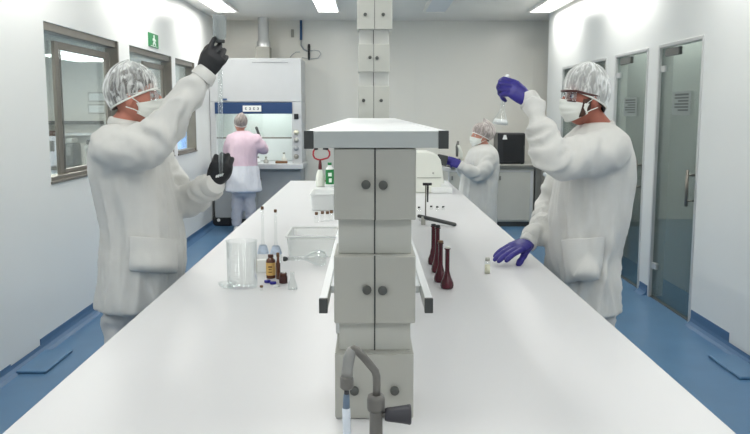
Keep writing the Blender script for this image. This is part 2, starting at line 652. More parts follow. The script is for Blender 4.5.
def cab(parent, x0, x1, y0, y1, z0, z1, knobs, seam=True, m='cab_grey', md='cab_door', kr=.0095):
    """a shallow service cabinet: body, one or two doors with round knobs on the camera side"""
    bm = B(); bx(bm, x0, x1, y0, y1, z0, z1)
    c = obj('cabinet', bm, m, parent, bevel=.002)
    g = .0016
    xm = (x0 + x1) / 2
    spans = [(x0 + g, xm - g), (xm + g, x1 - g)] if seam else [(x0 + g, x1 - g)]
    for a, b in spans:
        bm = B(); bx(bm, a, b, y0 - .008, y0 - .0005, z0 + g, z1 - g)
        obj('door', bm, md, c, bevel=.0012)
    if seam:
        bm = B(); bx(bm, xm - g * .9, xm + g * .9, y0 - .006, y0 - .0001, z0, z1)
        obj('seam', bm, 'cap_grey', c)
    for p in knobs:
        bm = B()
        lathe(bm, [(0, 0), (kr * .8, 0), (kr, .003), (kr, .010), (kr * .85, .0125), (0, .0125)], (p[0], y0 - .008, p[1]), 18, Matrix.Rotation(PI / 2, 3, 'X'))
        obj('knob', bm, 'knob_grey', c, smooth=True)
    return c


rack = thing('reagent_rack', 'grey reagent rack with round-knobbed cabinets and white shelves along the bench centre', 'rack', (0.01, RY, BZ))


def X(px, py): return pa(px, py).x
def Z(py): return pa(374, py).z


cab(rack, X(334, 184), X(416, 184), RY, RY + .16, Z(220), Z(148), [(X(366, 184), Z(184)), (X(383, 185), Z(184.5))])
cab(rack, X(334, 288), X(415.5, 288), RY, RY + .16, Z(323), Z(255.5), [(X(367, 288), Z(288.5)), (X(382.5, 289), Z(289))])
cab(rack, X(335, 388), X(413.5, 388), RY, RY + .16, BZ, Z(353), [(X(354.5, 388), Z(388.5)), (X(394.5, 388), Z(388.5))], seam=False)
for (ya, yb, l, r) in ((255.5, 220, 338, 412), (353, 323, 339, 411)):
    bm = B()
    x0, x1 = X(l, (ya + yb) / 2), X(r, (ya + yb) / 2)
    bx(bm, x0, x1, RY + .022, RY + .15, Z(ya), Z(yb))
    u = obj('upright', bm, 'cab_neck', rack, bevel=.0015)
    bm = B(); xm = X(374.7, 240); bx(bm, xm - .0013, xm + .0013, RY + .0205, RY + .022, Z(ya), Z(yb))
    obj('seam', bm, 'cap_grey', u)
bm = B(); bx(bm, X(333, 338), X(338.5, 338), RY + .152, RY + .162, Z(353) , Z(313))
obj('side_panel', bm, 'shelf_white', rack)
# further supports of the rack down its length
for yy in (2.78, 3.92, 4.9):
    bm = B(); bx(bm, -.055, .075, yy, yy + .10, BZ, Z(148))
    obj('upright', bm, 'cab_grey', rack, bevel=.002)
# top shelf with its two side rails
SY1 = 5.05
zt, zb = Z(131), Z(147.5)
bm = B(); bx(bm, X(314, 139), X(438, 139), RY - .012, SY1, zb, zt)
sh = obj('shelf', bm, 'shelf_white', rack, bevel=.0015)
bm = B(); bx(bm, X(314, 139), X(438, 139), RY - .0165, RY - .0122, zb, zt)
obj('front_edge', bm, 'shelf_edge', sh, bevel=.001)
for (l, r) in ((304.5, 314), (438, 448)):
    bm = B(); bx(bm, X(l, 139) + .001, X(r, 139) - .0003, RY - .005, SY1, zb - .0015, zt + .0003)
    rl = obj('rail', bm, 'shelf_white', rack, bevel=.0015)
    bm = B(); bx(bm, X(l, 139), X(r, 139), RY - .018, RY - .005, zb - .002, zt + .001)
    obj('end_cap', bm, 'cap_grey', rl, bevel=.001)
# lower shelves, in two runs
lz1, lz0 = Z(299), Z(312.5)
for (y0, y1) in ((RY - .004, 2.66), (2.74, SY1)):
    bm = B(); bx(bm, X(327, 305), X(425, 305), y0 + (.16 if y0 < 2 else 0), y1, lz0 + .006, lz1 - .006)
    obj('shelf', bm, 'shelf_white', rack, bevel=.0015)
    for (l, r) in ((319, 327.5), (424.7, 433)):
        bm = B(); bx(bm, X(l, 305) + .0006, X(r, 305) - .0006, y0 + .012, y1, lz0, lz1)
        rl = obj('rail', bm, 'alu' if False else 'shelf_white', rack, bevel=.0015)
        bm = B(); bx(bm, X(l, 305), X(r, 305), y0, y0 + .012, lz0 - .001, lz1 + .001)
        obj('end_cap', bm, 'cap_grey', rl, bevel=.001)

# tall service column at the far end of the rack
CY = 5.16
col = thing('service_column', 'tall pale service column of stacked cabinets rising to the ceiling behind the rack', 'column', at_y(375, 118, CY).xy[:] + (BZ,))
cx = lambda px, py: at_y(px, py, CY).x
cz = lambda py: at_y(375, py, CY).z
bm = B(); bx(bm, cx(359, 60), cx(389, 60), CY + .03, CY + .2, BZ, HC)
obj('core', bm, 'neck_light', col, bevel=.002)
bm = B(); xm = cx(373.5, 60); bx(bm, xm - .002, xm + .002, CY + .028, CY + .03, BZ, HC)
obj('seam', bm, 'cap_grey', col)
cab(col, cx(357, 15), cx(392.3, 15), CY - .015, CY + .2, cz(29.5), cz(-12), [(cx(365.3, 15), cz(15)), (cx(383.2, 15), cz(15))], m='cab_light', md='cab_light', kr=.011)
cab(col, cx(358, 57), cx(389.5, 57), CY, CY + .2, cz(72), cz(44), [(cx(370, 57), cz(57.5)), (cx(377, 57), cz(58))], m='cab_light', md='cab_light', kr=.011)
cab(col, cx(358, 100), cx(389.5, 100), CY, CY + .2, cz(119), cz(86), [(cx(363.6, 100), cz(100.5)), (cx(381.2, 100), cz(100.5))], m='cab_light', md='cab_light', kr=.011)
cab(col, cx(358, -50), cx(391, -50), CY, CY + .2, cz(-60), cz(-26), [], m='cab_light', md='cab_light')

# gas tap at the near end of the bench
TY = 1.40
ta = lambda px, py, dy=0: at_y(px, py, TY + dy)
tap = thing('bench_tap', 'grey bench tap with bent spout, hose and dark handle before the rack', 'tap', (ta(376, 434).x, TY, BZ))
tx = ta(376, 434).x
bm = B(); lathe(bm, [(0, BZ), (.026, BZ), (.026, BZ + .006), (.016, BZ + .014), (.0125, BZ + .02), (.0118, ta(376, 408).z), (.0118, ta(376, 402).z), (0, ta(376, 402).z)], (tx, TY, 0), 20)
obj('pillar', bm, 'tap_grey', tap, smooth=True, bevel=.001)
bm = B(); lathe(bm, [(0, ta(376, 410).z), (.0155, ta(376, 410).z), (.0165, ta(376, 407).z), (.0165, ta(376, 399).z), (.0145, ta(376, 395).z), (0, ta(376, 395).z)], (tx, TY, 0), 20)
obj('collar', bm, 'tap_grey', tap, smooth=True)
bm = B(); tube(bm, [ta(376.5, 398), ta(376.7, 385), ta(376.5, 376), ta(375, 371), ta(371, 366, -.003), ta(364, 357.5, -.008), ta(357, 350.5, -.012), ta(354, 348.5, -.013), ta(351, 351, -.013)], .0073, 12)
obj('spout', bm, 'tap_grey', tap, smooth=True)
bm = B(); tube(bm, [ta(355, 348.5, -.013), ta(351.5, 351, -.013), ta(349, 358, -.013), ta(347.6, 368, -.013), ta(347, 377, -.013)], [.006, .0095, .0105, .0100, .0108], 14)
obj('elbow', bm, 'tap_light', tap, smooth=True)
bm = B(); tube(bm, [ta(347, 376, -.013), ta(346.8, 378, -.013), ta(346.7, 387, -.013), ta(346.7, 389, -.013)], [.0108, .0125, .0125, .009], 14)
nz_ = obj('nozzle', bm, 'tap_grey', tap, smooth=True)
bm = B(); tube(bm, [ta(346.7, 388, -.013), ta(346.6, 396, -.013), ta(346.5, 402, -.013)], [.0045, .0045, .006], 10)
obj('barb', bm, 'tap_handle', nz_, smooth=True)
bm = B(); tube(bm, [ta(346.6, 394, -.013), ta(346.4, 400, -.013), ta(346.2, 410, -.013)], [.0052, .0062, .0066], 12)
obj('hose_clip', bm, 'hose_blue', tap, smooth=True)
bm = B(); tube(bm, [ta(346.2, 408, -.013), ta(346.6, 422, -.014), ta(347.4, 440, -.016), ta(349, 462, -.03), ta(353, 480, -.07), (ta(356, 470).x, TY - .13, BZ + .009), (ta(356, 470).x + .05, TY - .3, BZ + .009)], .0075, 12)
obj('hose', bm, 'hose_white', tap, smooth=True)
bm = B()
kz = ta(376, 414.5).z
R = Matrix.Rotation(PI / 2, 3, 'Y')
lathe(bm, [(0, 0.0), (.0055, 0.0), (.0055, .012)], (tx + .008, TY, kz), 14, R)
obj('spindle', bm, 'tap_grey', tap, smooth=True)
bm = B()
lathe(bm, [(0, .016), (.0105, .016), (.0125, .020), (.0150, .040), (.0175, .056), (.0185, .060), (.0185, .0625), (.0165, .064), (0, .064)], (tx, TY, kz), 18, R)
obj('handle', bm, 'tap_handle', tap, smooth=True)

# ================================================================== BACK OF THE ROOM
# fume hood
HY = 10.85
h = lambda px, py: at_y(px, py, HY)
HX0, HX1 = XL + .003, h(301.5, 100).x
hz = lambda py: h(256, py).z
hood = thing('fume_hood', 'white fume hood with a dark blue band and glass sash at the back wall', 'fume hood', ((HX0 + HX1) / 2, HY + .3, 0))
bm = B()
bx(bm, HX0, HX1, HY, YB - .02, hz(102), hz(58))               # upper casing
bx(bm, HX0, h(216, 130).x, HY, YB - .02, hz(164), hz(102))    # left cheek
bx(bm, h(292, 130).x, HX1, HY, YB - .02, hz(164), hz(102))    # right cheek
bx(bm, HX0, HX1, YB - .07, YB - .02, hz(164), hz(102))
obj('casing', bm, 'hood_white', hood, bevel=.01)
bm = B(); bx(bm, h(216, 130).x, h(292, 130).x, YB - .12, YB - .072, hz(163), hz(102))
bx(bm, h(216, 130).x, h(292, 130).x, HY + .04, YB - .12, hz(103.5), hz(102.2))
obj('liner', bm, 'hood_inner', hood)
bm = B(); bx(bm, h(215.5, 130).x, h(292.5, 130).x, HY - .018, HY - .001, hz(113.8), hz(102.4))
bd = obj('band', bm, 'hood_blue', hood, bevel=.003)
bm = B(); bx(bm, h(243, 108).x, h(261.5, 108).x, HY - .024, HY - .0185, hz(111.6), hz(105.6))
obj('label_plate', bm, 'paper', bd)
for k in range(4):
    x = h(246.2 + 4.0 * k, 108).x
    bm = B()
    bx(bm, x - .011, x + .011, HY - .0265, HY - .0245, hz(109.7), hz(109.1))
    bx(bm, x - .011, x + .011, HY - .0265, HY - .0245, hz(108.1), hz(107.5))
    xa = x + (.004 if k % 2 else -.011)
    bx(bm, xa, xa + .007, HY - .0265, HY - .0245, hz(109.7), hz(107.5))
    obj('letter', bm, 'ink', bd)
bm = B()
bx(bm, h(252, 62).x, h(288, 62).x, HY - .006, HY - .0005, hz(62.8), hz(62.0))
obj('name_strip', bm, 'grey_ink', hood)
bm = B(); bx(bm, h(216.5, 130).x, h(291.5, 130).x, HY + .016, HY + .022, hz(138), hz(113.8))
sash = obj('sash', bm, 'pane', hood)
bm = B(); bx(bm, h(216.5, 130).x, h(291.5, 130).x, HY + .008, HY + .030, hz(138.6), hz(137.2))
obj('sash_rail', bm, 'steel', sash, bevel=.003)
bm = B(); bx(bm, HX0, HX1 + .02, HY - .12, YB - .02, hz(168.5), hz(163.5))
obj('work_surface', bm, 'hood_white', hood, bevel=.006)
bm = B(); bx(bm, HX0 + .03, HX1 - .02, HY + .02, YB - .05, .10, hz(169))
cb = obj('base_cabinet', bm, 'hood_grey', hood)
xm = (HX0 + HX1) / 2
for a, b in ((HX0 + .04, xm - .005), (xm + .005, HX1 - .03)):
    bm = B(); bx(bm, a, b, HY + .004, HY + .019, .12, hz(171.5))
    obj('door', bm, 'hood_grey', cb, bevel=.004)
    bm = B(); xx = b - .05 if a < xm - .1 else a + .05
    tube(bm, [(xx, HY - .015, .55), (xx, HY - .015, .67)], .006, 8)
    obj('handle', bm, 'steel', cb, smooth=True)
bm = B(); bx(bm, HX0 + .05, HX1 - .04, HY + .06, YB - .05, 0, .10)
obj('plinth', bm, 'cap_grey', hood)
bm = B(); bx(bm, h(294.2, 116).x, h(298.5, 116).x, HY - .02, HY, hz(119), hz(113.8))
obj('control_panel', bm, 'black', hood, bevel=.003)
for k, py in enumerate((132.5, 140.3, 148.3, 156.5)):
    bm = B()
    lathe(bm, [(0, 0), (.034, 0), (.034, .012), (.024, .018), (.022, .04), (0, .04)], (h(296.3, py).x, HY, hz(py)), 16, Matrix.Rotation(PI / 2, 3, 'X'))
    obj('service_valve', bm, ('cream_liquid', 'cab_grey', 'hood_grey', 'duct')[k], hood, smooth=True)
bm = B(); bx(bm, h(223, 99).x, h(227, 99).x, HY - .02, HY, hz(100), hz(98.6))
obj('latch', bm, 'blue_hose', hood)
area('hood_lamp', ((HX0 + HX1) / 2 + .1, HY + .32, hz(103.8)), .9, .2, 4, color=(.95, 1, .99))
# duct
d_ = thing('extract_duct', 'grey metal extract duct rising from the fume hood top', 'duct', h(260, 58) + Vector((0, .3, 0)))
bm = B()
dx0, dx1 = h(253, 50).x, h(267, 50).x
bx(bm, dx0, dx1, HY + .25, HY + .5, hz(58), hz(45))
obj('collar', bm, 'duct', d_, bevel=.004)
bm = B(); lathe(bm, [(.095, hz(45)), (.095, hz(40)), (.075, hz(38)), (.075, HC)], ((dx0 + dx1) / 2, HY + .375, 0), 20)
obj('pipe', bm, 'alu', d_, smooth=True)
# things inside the hood
def bottle_bm(r, hh, neck=.4, nr=.4):
    bm = B()
    lathe(bm, [(0, 0), (r * .92, 0), (r, hh * .04), (r, hh * (1 - neck) * .85), (r * .8, hh * (1 - neck)), (r * nr, hh * (1 - neck * .6)), (r * nr, hh), (0, hh)], (0, 0, 0), 18)
    return bm


for k, (px, py, hpx, m, lab) in enumerate(((284, 161, 9, 'cream', 'pale bottle with narrow neck at the right inside the fume hood'), (266, 160, 5, 'cab_grey', 'small grey bottle in the middle of the fume hood floor'), (258, 161, 5, 'plastic_white', 'low white pot near the left inside the fume hood'))):
    p = at_y(px, py, HY + .12); p.z = hz(163.5)
    t = thing('hood_bottle', lab, 'bottle', p, 'bottles inside the fume hood')
    o = obj('body', bottle_bm(.034, hpx / 73), m, None, smooth=True); o.parent = t
    bm = B(); lathe(bm, [(0, 0), (.016, 0), (.016, .02), (0, .02)], (0, 0, hpx / 73), 12)
    o = obj('cap', bm, 'duct', None, smooth=True); o.parent = t
p = at_y(283, 163, HY + .05); p.z = hz(163.5)
bm = B(); bx(bm, p.x - .10, p.x + .06, p.y - .04, p.y + .04, p.z, p.z + .03)
tag(obj('tray', bm, 'brown_cap', bevel=.006), 'low brown tray on the fume hood work surface', 'tray')

# blue hose with cable loop on the back wall
wy = YB - .03
v = lambda px, py: at_y(px, py, wy)
t = thing('hanging_hose', 'blue hose hanging from the ceiling with a looped cable beside the fume hood', 'hose', v(301, 24))
bm = B(); tube(bm, [(v(301, 24).x, wy, HC), v(301, 30), v(301, 40)], .017, 12)
obj('sleeve', bm, 'blue_hose', t, smooth=True)
bm = B(); tube(bm, [v(301, 39), v(301, 45), v(303.5, 49), v(307, 51), v(309, 50)], .011, 10)
obj('tube', bm, 'hood_grey', t, smooth=True)
bm = B(); tube(bm, [v(309, 44), v(309, 46), v(309, 52), v(309, 58), v(309, 60)], [.014, .02, .017, .018, .012], 12)
obj('coupling', bm, 'black', t, smooth=True)
bm = B()
tube(bm, [v(309, 51), v(314, 50), v(319, 51), v(321, 54), v(318, 58), v(310, 59), v(302, 57.5)], .0055, 8)
tube(bm, [v(300, 52), v(296, 52), v(292, 55), v(290, 57.5)], .0055, 8)
obj('cable', bm, 'hood_grey', t, smooth=True)
bm = B(); p = v(292.5, 33)
bx(bm, p.x - .02, p.x + .02, wy, YB, v(0, 37).z, v(0, 29).z)
tag(obj('wall_outlet', bm, 'duct', bevel=.006), 'small tan outlet high on the back wall above the fume hood', 'outlet')

# counter at the back right
KY = 10.75
kx = lambda px: at_y(px, 190, KY).x
kz = lambda py: at_y(510, py, KY).z
cnt = thing('counter', 'grey-doored counter with a dark top edge at the back right', 'counter', (kx(515), KY + .3, 0))
bm = B(); bx(bm, kx(447), kx(541), KY - .02, YB - .01, kz(168.5), kz(165.2))
ct = obj('countertop', bm, 'steel_dark', cnt, bevel=.004)
bm = B(); bx(bm, kx(447), kx(541), KY + .0, YB - .01, kz(165.2), kz(164.6))
obj('top_sheet', bm, 'cab_neck', ct)
bm = B(); bx(bm, kx(448), kx(534), KY + .025, YB - .02, .07, kz(168.5))
cb = obj('carcass', bm, 'cab_neck', cnt)
bm = B(); bx(bm, kx(448), kx(534), KY + .06, YB - .02, 0, .07)
obj('kickboard', bm, 'cap_grey', cnt)
bm = B(); bx(bm, kx(535), kx(541), KY - .01, YB - .02, 0, kz(168.5))
obj('end_panel', bm, 'steel_dark', cnt)
for a, b in ((449, 470), (471, 494.5), (497, 530.5)):
    bm = B(); bx(bm, kx(a), kx(b), KY + .006, KY + .024, .09, kz(172))
    dd = obj('door', bm, 'cab_door', cnt, bevel=.003)
    bm = B(); rect = None
    x0, x1 = kx(a), kx(b)
    z0, z1 = .085, kz(171)
    for q in ((x0 - .012, x0 + .004, z0, z1), (x1 - .004, x1 + .03, z0, z1), (x0, x1, z1 - .012, z1 + .008)):
        bx(bm, q[0], q[1], KY - .002, KY + .014, q[2], q[3])
    obj('door_frame', bm, 'alu', dd)
    bm = B(); bx(bm, x0 + .03, x0 + .05, KY - .012, KY + .006, kz(180), kz(176))
    obj('handle', bm, 'steel_dark', dd)
# black oven on it
oy = KY + .08
ox = lambda px: at_y(px, 150, oy).x
oz = kz(164.6)
ov = thing('drying_oven', 'black box oven with a white tag on the back right counter', 'oven', (ox(511), oy + .2, oz))
bm = B(); bx(bm, ox(497.5), ox(525), oy, oy + .36, oz + .012, oz + .42)
obj('case', bm, 'black_box', ov, bevel=.01)
bm = B(); bx(bm, ox(503), ox(523.5), oy - .012, oy - .0005, oz + .03, oz + .40)
dr = obj('door', bm, 'black', ov, bevel=.006)
bm = B(); tube(bm, [(ox(523.6), oy - .03, oz + .17), (ox(523.6), oy - .03, oz + .25)], .01, 10)
obj('handle', bm, 'cap_grey', dr, smooth=True)
bm = B()
for q in (499.5, 523):
    for yy in (.04, .32):
        bx(bm, ox(q) - .02, ox(q) + .02, oy + yy - .02, oy + yy + .02, oz, oz + .012)
obj('feet', bm, 'cap_grey', ov)
bm = B()
tx0 = ox(504.3)
v1 = [bm.verts.new((tx0 - .03, oy - .014, oz + .335)), bm.verts.new((tx0 + .035, oy - .014, oz + .335)), bm.verts.new((tx0 + .018, oy - .014, oz + .395)), bm.verts.new((tx0 - .012, oy - .014, oz + .395))]
bm.faces.new(v1)
obj('tag', bm, 'paper', ov, solid=.002)
# small apparatus on the counter left of the rear worker
my = KY + .15
mx = lambda px: at_y(px, 155, my).x
mp = thing('microscope', 'small pale microscope on the back counter beside the rear worker in white', 'microscope', (mx(457), my, oz))
bm = B(); bx(bm, mx(454), mx(463), my - .09, my + .09, oz, oz + .03)
obj('base', bm, 'cream', mp, bevel=.008)
bm = B(); tube(bm, [(mx(461), my, oz + .02), (mx(461.5), my, oz + .14), (mx(459), my, oz + .22), (mx(457), my, oz + .25)], .022, 12)
obj('arm', bm, 'cream', mp, smooth=True)
bm = B(); tube(bm, [(mx(457), my, oz + .10), (mx(457), my, oz + .24), (mx(458), my, oz + .31)], [.016, .022, .014], 12)
obj('tube', bm, 'steel_dark', mp, smooth=True)
bm = B(); bx(bm, mx(453), mx(460), my - .05, my + .05, oz + .06, oz + .07)
obj('stage', bm, 'black', mp)
# side counter glimpsed behind the right man
sc = thing('side_counter', 'low white counter against the right wall behind the man in blue gloves', 'counter', (XR - .25, 9.2, 0))
s0 = at_x(556, 187, XR)
bm = B(); bx(bm, XR - .30, XR - .003, 8.1, 9.5, .80, .835)
obj('countertop', bm, 'shelf_white', sc, bevel=.004)
bm = B(); bx(bm, XR - .27, XR - .06, 8.14, 9.46, .05, .80)
obj('carcass', bm, 'cab_neck', sc)
# black floor box at the hood worker's feet
p = at_z(222, 226, 0)
bb = thing('floor_box', 'black low box with a white spot on the floor by the hood worker', 'box', (p.x, p.y, 0))
bm = B(); bx(bm, p.x - .14, p.x + .13, p.y - .02, p.y + .25, 0, .13)
obj('body', bm, 'black', bb, bevel=.02)
bm = B(); lathe(bm, [(0, 0), (.022, 0), (.022, .006), (0, .006)], (p.x - .04, p.y - .02, .085), 14, Matrix.Rotation(PI / 2, 3, 'X'))
obj('spot', bm, 'plastic_white', bb)
# grey cabinet left of the hood worker
q0, q1 = at_y(211.5, 200, 10.6), at_y(226, 200, 10.6)

# exit sign on the left wall
s0, s1 = at_x(147.8, 32, XL), at_x(157, 35, XL)
zb_ = at_x(148, 46, XL).z
sy0, sy1, sz0, sz1 = s0.y, s1.y, zb_, s0.z
es = thing('exit_sign', 'green exit sign with a white figure on the left wall above the windows', 'sign', (XL, (sy0 + sy1) / 2, sz0))
bm = B(); bx(bm, XL, XL + .012, sy0, sy1, sz0, sz1)
obj('plate', bm, 'sign_green', es, bevel=.002)
bm = B()
ym, zm, hh, ww = (sy0 + sy1) / 2, (sz0 + sz1) / 2, sz1 - sz0, sy1 - sy0
xq = XL + .014
lathe(bm, [(0, 0), (.02, 0), (.02, .002), (0, .002)], (xq - .001, ym, zm + hh * .27), 12, Matrix.Rotation(PI / 2, 3, 'Y'))
for pts, rr in (([(0, .17), (0, -.08)], .022), ([(0, .12), (.17, .0)], .011), ([(0, .12), (-.15, .03)], .011), ([(0, -.08), (.16, -.30)], .014), ([(0, -.08), (-.12, -.33)], .014)):
    tube(bm, [(xq, ym + a * ww, zm + b * hh) for a, b in pts], [(rr, .003)] * len(pts), 8, ref=(0, 1, 0))
bx(bm, XL + .012, XL + .0135, sy0 + ww * .15, sy1 - ww * .15, sz0 + hh * .05, sz0 + hh * .1)
obj('pictogram', bm, 'sign_white', es)

# ================================================================== PEOPLE


def remesh(bm, voxel, smooth_it=2, factor=.5):
    """fuse overlapping closed shells into one continuous surface"""
    bmesh.ops.recalc_face_normals(bm, faces=bm.faces[:])
    me = bpy.data.meshes.new('tmp')
    bm.to_mesh(me); bm.free()
    o = bpy.data.objects.new('tmp', me)
    COL.objects.link(o)
    r = o.modifiers.new('r', 'REMESH')
    r.mode = 'VOXEL'
    r.voxel_size = voxel
    if smooth_it:
        s = o.modifiers.new('s', 'SMOOTH')
        s.iterations = smooth_it
        s.factor = factor
    dg = bpy.context.evaluated_depsgraph_get()
    dg.update()
    new = bpy.data.meshes.new_from_object(o.evaluated_get(dg))
    bpy.data.objects.remove(o)
    bpy.data.meshes.remove(me)
    return new


def seg_dist(p, a, b):
    ab = b - a
    t = max(0, min(1, (p - a).dot(ab) / max(1e-9, ab.length_squared)))
    return (p - (a + ab * t)).length, t


def fold_cloth(me, limbs, amp, axis, z_hem, seed, vert=1.0):
    """press garment folds into a mesh: long hanging folds on the trunk, cross wrinkles on sleeves.
    limbs: list of (points, radius)"""
    me.calc_loop_triangles() if hasattr(me, 'calc_loop_triangles') else None
    nrm = [v.normal.copy() for v in me.vertices]
    off = Vector((seed * 3.1, seed * 1.7, seed))
    for i, v in enumerate(me.vertices):
        p = v.co
        best, tt = 9, 0
        for pts, r in limbs:
            acc = 0
            for a, b in zip(pts[:-1], pts[1:]):
                d, t = seg_dist(p, a, b)
                d -= r
                if d < best:
                    best = d
                    tt = acc + t * (b - a).length
                acc += (b - a).length
        k = max(0, min(1, 1 - best / .05))          # 1 on a sleeve, 0 on the trunk
        ang = math.atan2(p.y - axis.y, p.x - axis.x)
        lean = .35 * noise.noise(Vector((p.z * 2.0, seed, 1.3)))
        g1 = noise.noise(Vector(((ang + lean) * 2.5, p.z * .8, seed * 2.0)))
        g2 = noise.noise(Vector(((ang - lean) * 5.2 + p.z * 1.8, p.z * 1.5, seed + 5)))
        f1 = 1.5 * (.32 - abs(g1) * 1.5) + .8 * (.3 - abs(g2) * 1.4)
        f1 = f1 * (0.5 + .7 * min(1, max(0, (1.3 - p.z) / .5))) * vert
        q = p + off
        f2 = 1.5 * (.3 - abs(noise.noise(Vector((tt * 13 + 2.5 * noise.noise(q * 4), q.x * 4 + q.y * 4, q.z * 4)))) * 1.5) + .35 * noise.noise(q * 20)
        f3 = noise.noise(q * 9) * .45
        nn = nrm[i]
        flat = Vector((nn.x, nn.y, nn.z * k))
        v.co = p + flat * amp * ((1 - k) * (f1 + f3) + k * f2)


def head_bm(T, beard=0.0):
    """face toward +x, z up, origin at the head centre; T places it"""
    bm = B()
    bmesh.ops.create_icosphere(bm, subdivisions=5, radius=1)
    for v in bm.verts:
        d = v.co.copy()
        x, y, z = d
        px, py, pz = x * .096, y * .076, z * .120
        if z < 0:                                    # jaw narrows, nape recedes
            k = -z
            py *= 1 - .30 * k * k
            if x > 0: px *= 1 - .10 * k
            else: px *= 1 - .42 * k
            px += .012 * k
        else:
            px -= .006 * z
        g = lambda cx, cy, cz, s: math.exp(-((x - cx) ** 2 + (y - cy) ** 2 + (z - cz) ** 2) / (s * s))
        n = g(.98, 0, -.18, .17) * .024 + g(.99, 0, -.02, .13) * .010      # nose
        n += g(.92, .27, .16, .16) * .004 + g(.92, -.27, .16, .16) * .004  # brow
        n -= (g(.92, .30, .02, .14) + g(.92, -.30, .02, .14)) * .010       # eye sockets
        n += g(.86, 0, -.52, .13) * .006 - g(.84, 0, -.46, .05) * .003     # lips
        n += g(.70, 0, -.78, .22) * .010                                   # chin
        n += (g(.66, .62, -.25, .25) + g(.66, -.62, -.25, .25)) * .004     # cheeks
        v.co = Vector((px, py, pz)) + d * n
    for s in (-1, 1):                                # ears
        m = Matrix.Translation((-.008, s * .079, -.004)) @ Matrix.Rotation(s * .35, 4, 'Z') @ Matrix.Diagonal((.021, .008, .033, 1))
        bmesh.ops.create_uvsphere(bm, u_segments=16, v_segments=10, radius=1, matrix=m)
    bm.transform(T)
    return bm


def shell_patch(f, nu, nv, thick, T, uvm=True):
    """grid surface f(u, v) -> local point, given thickness by solidify"""
    bm = B()
    uvl = bm.loops.layers.uv.new('UV')
    vs = [[bm.verts.new(T @ Vector(f(i / nu, j / nv))) for j in range(nv + 1)] for i in range(nu + 1)]
    for i in range(nu):
        for j in range(nv):
            fc = bm.faces.new((vs[i][j], vs[i + 1][j], vs[i + 1][j + 1], vs[i][j + 1]))
            for lp, (a, b) in zip(fc.loops, ((i, j), (i + 1, j), (i + 1, j + 1), (i, j + 1))):
                lp[uvl].uv = (a / nu, b / nv)
    return bm


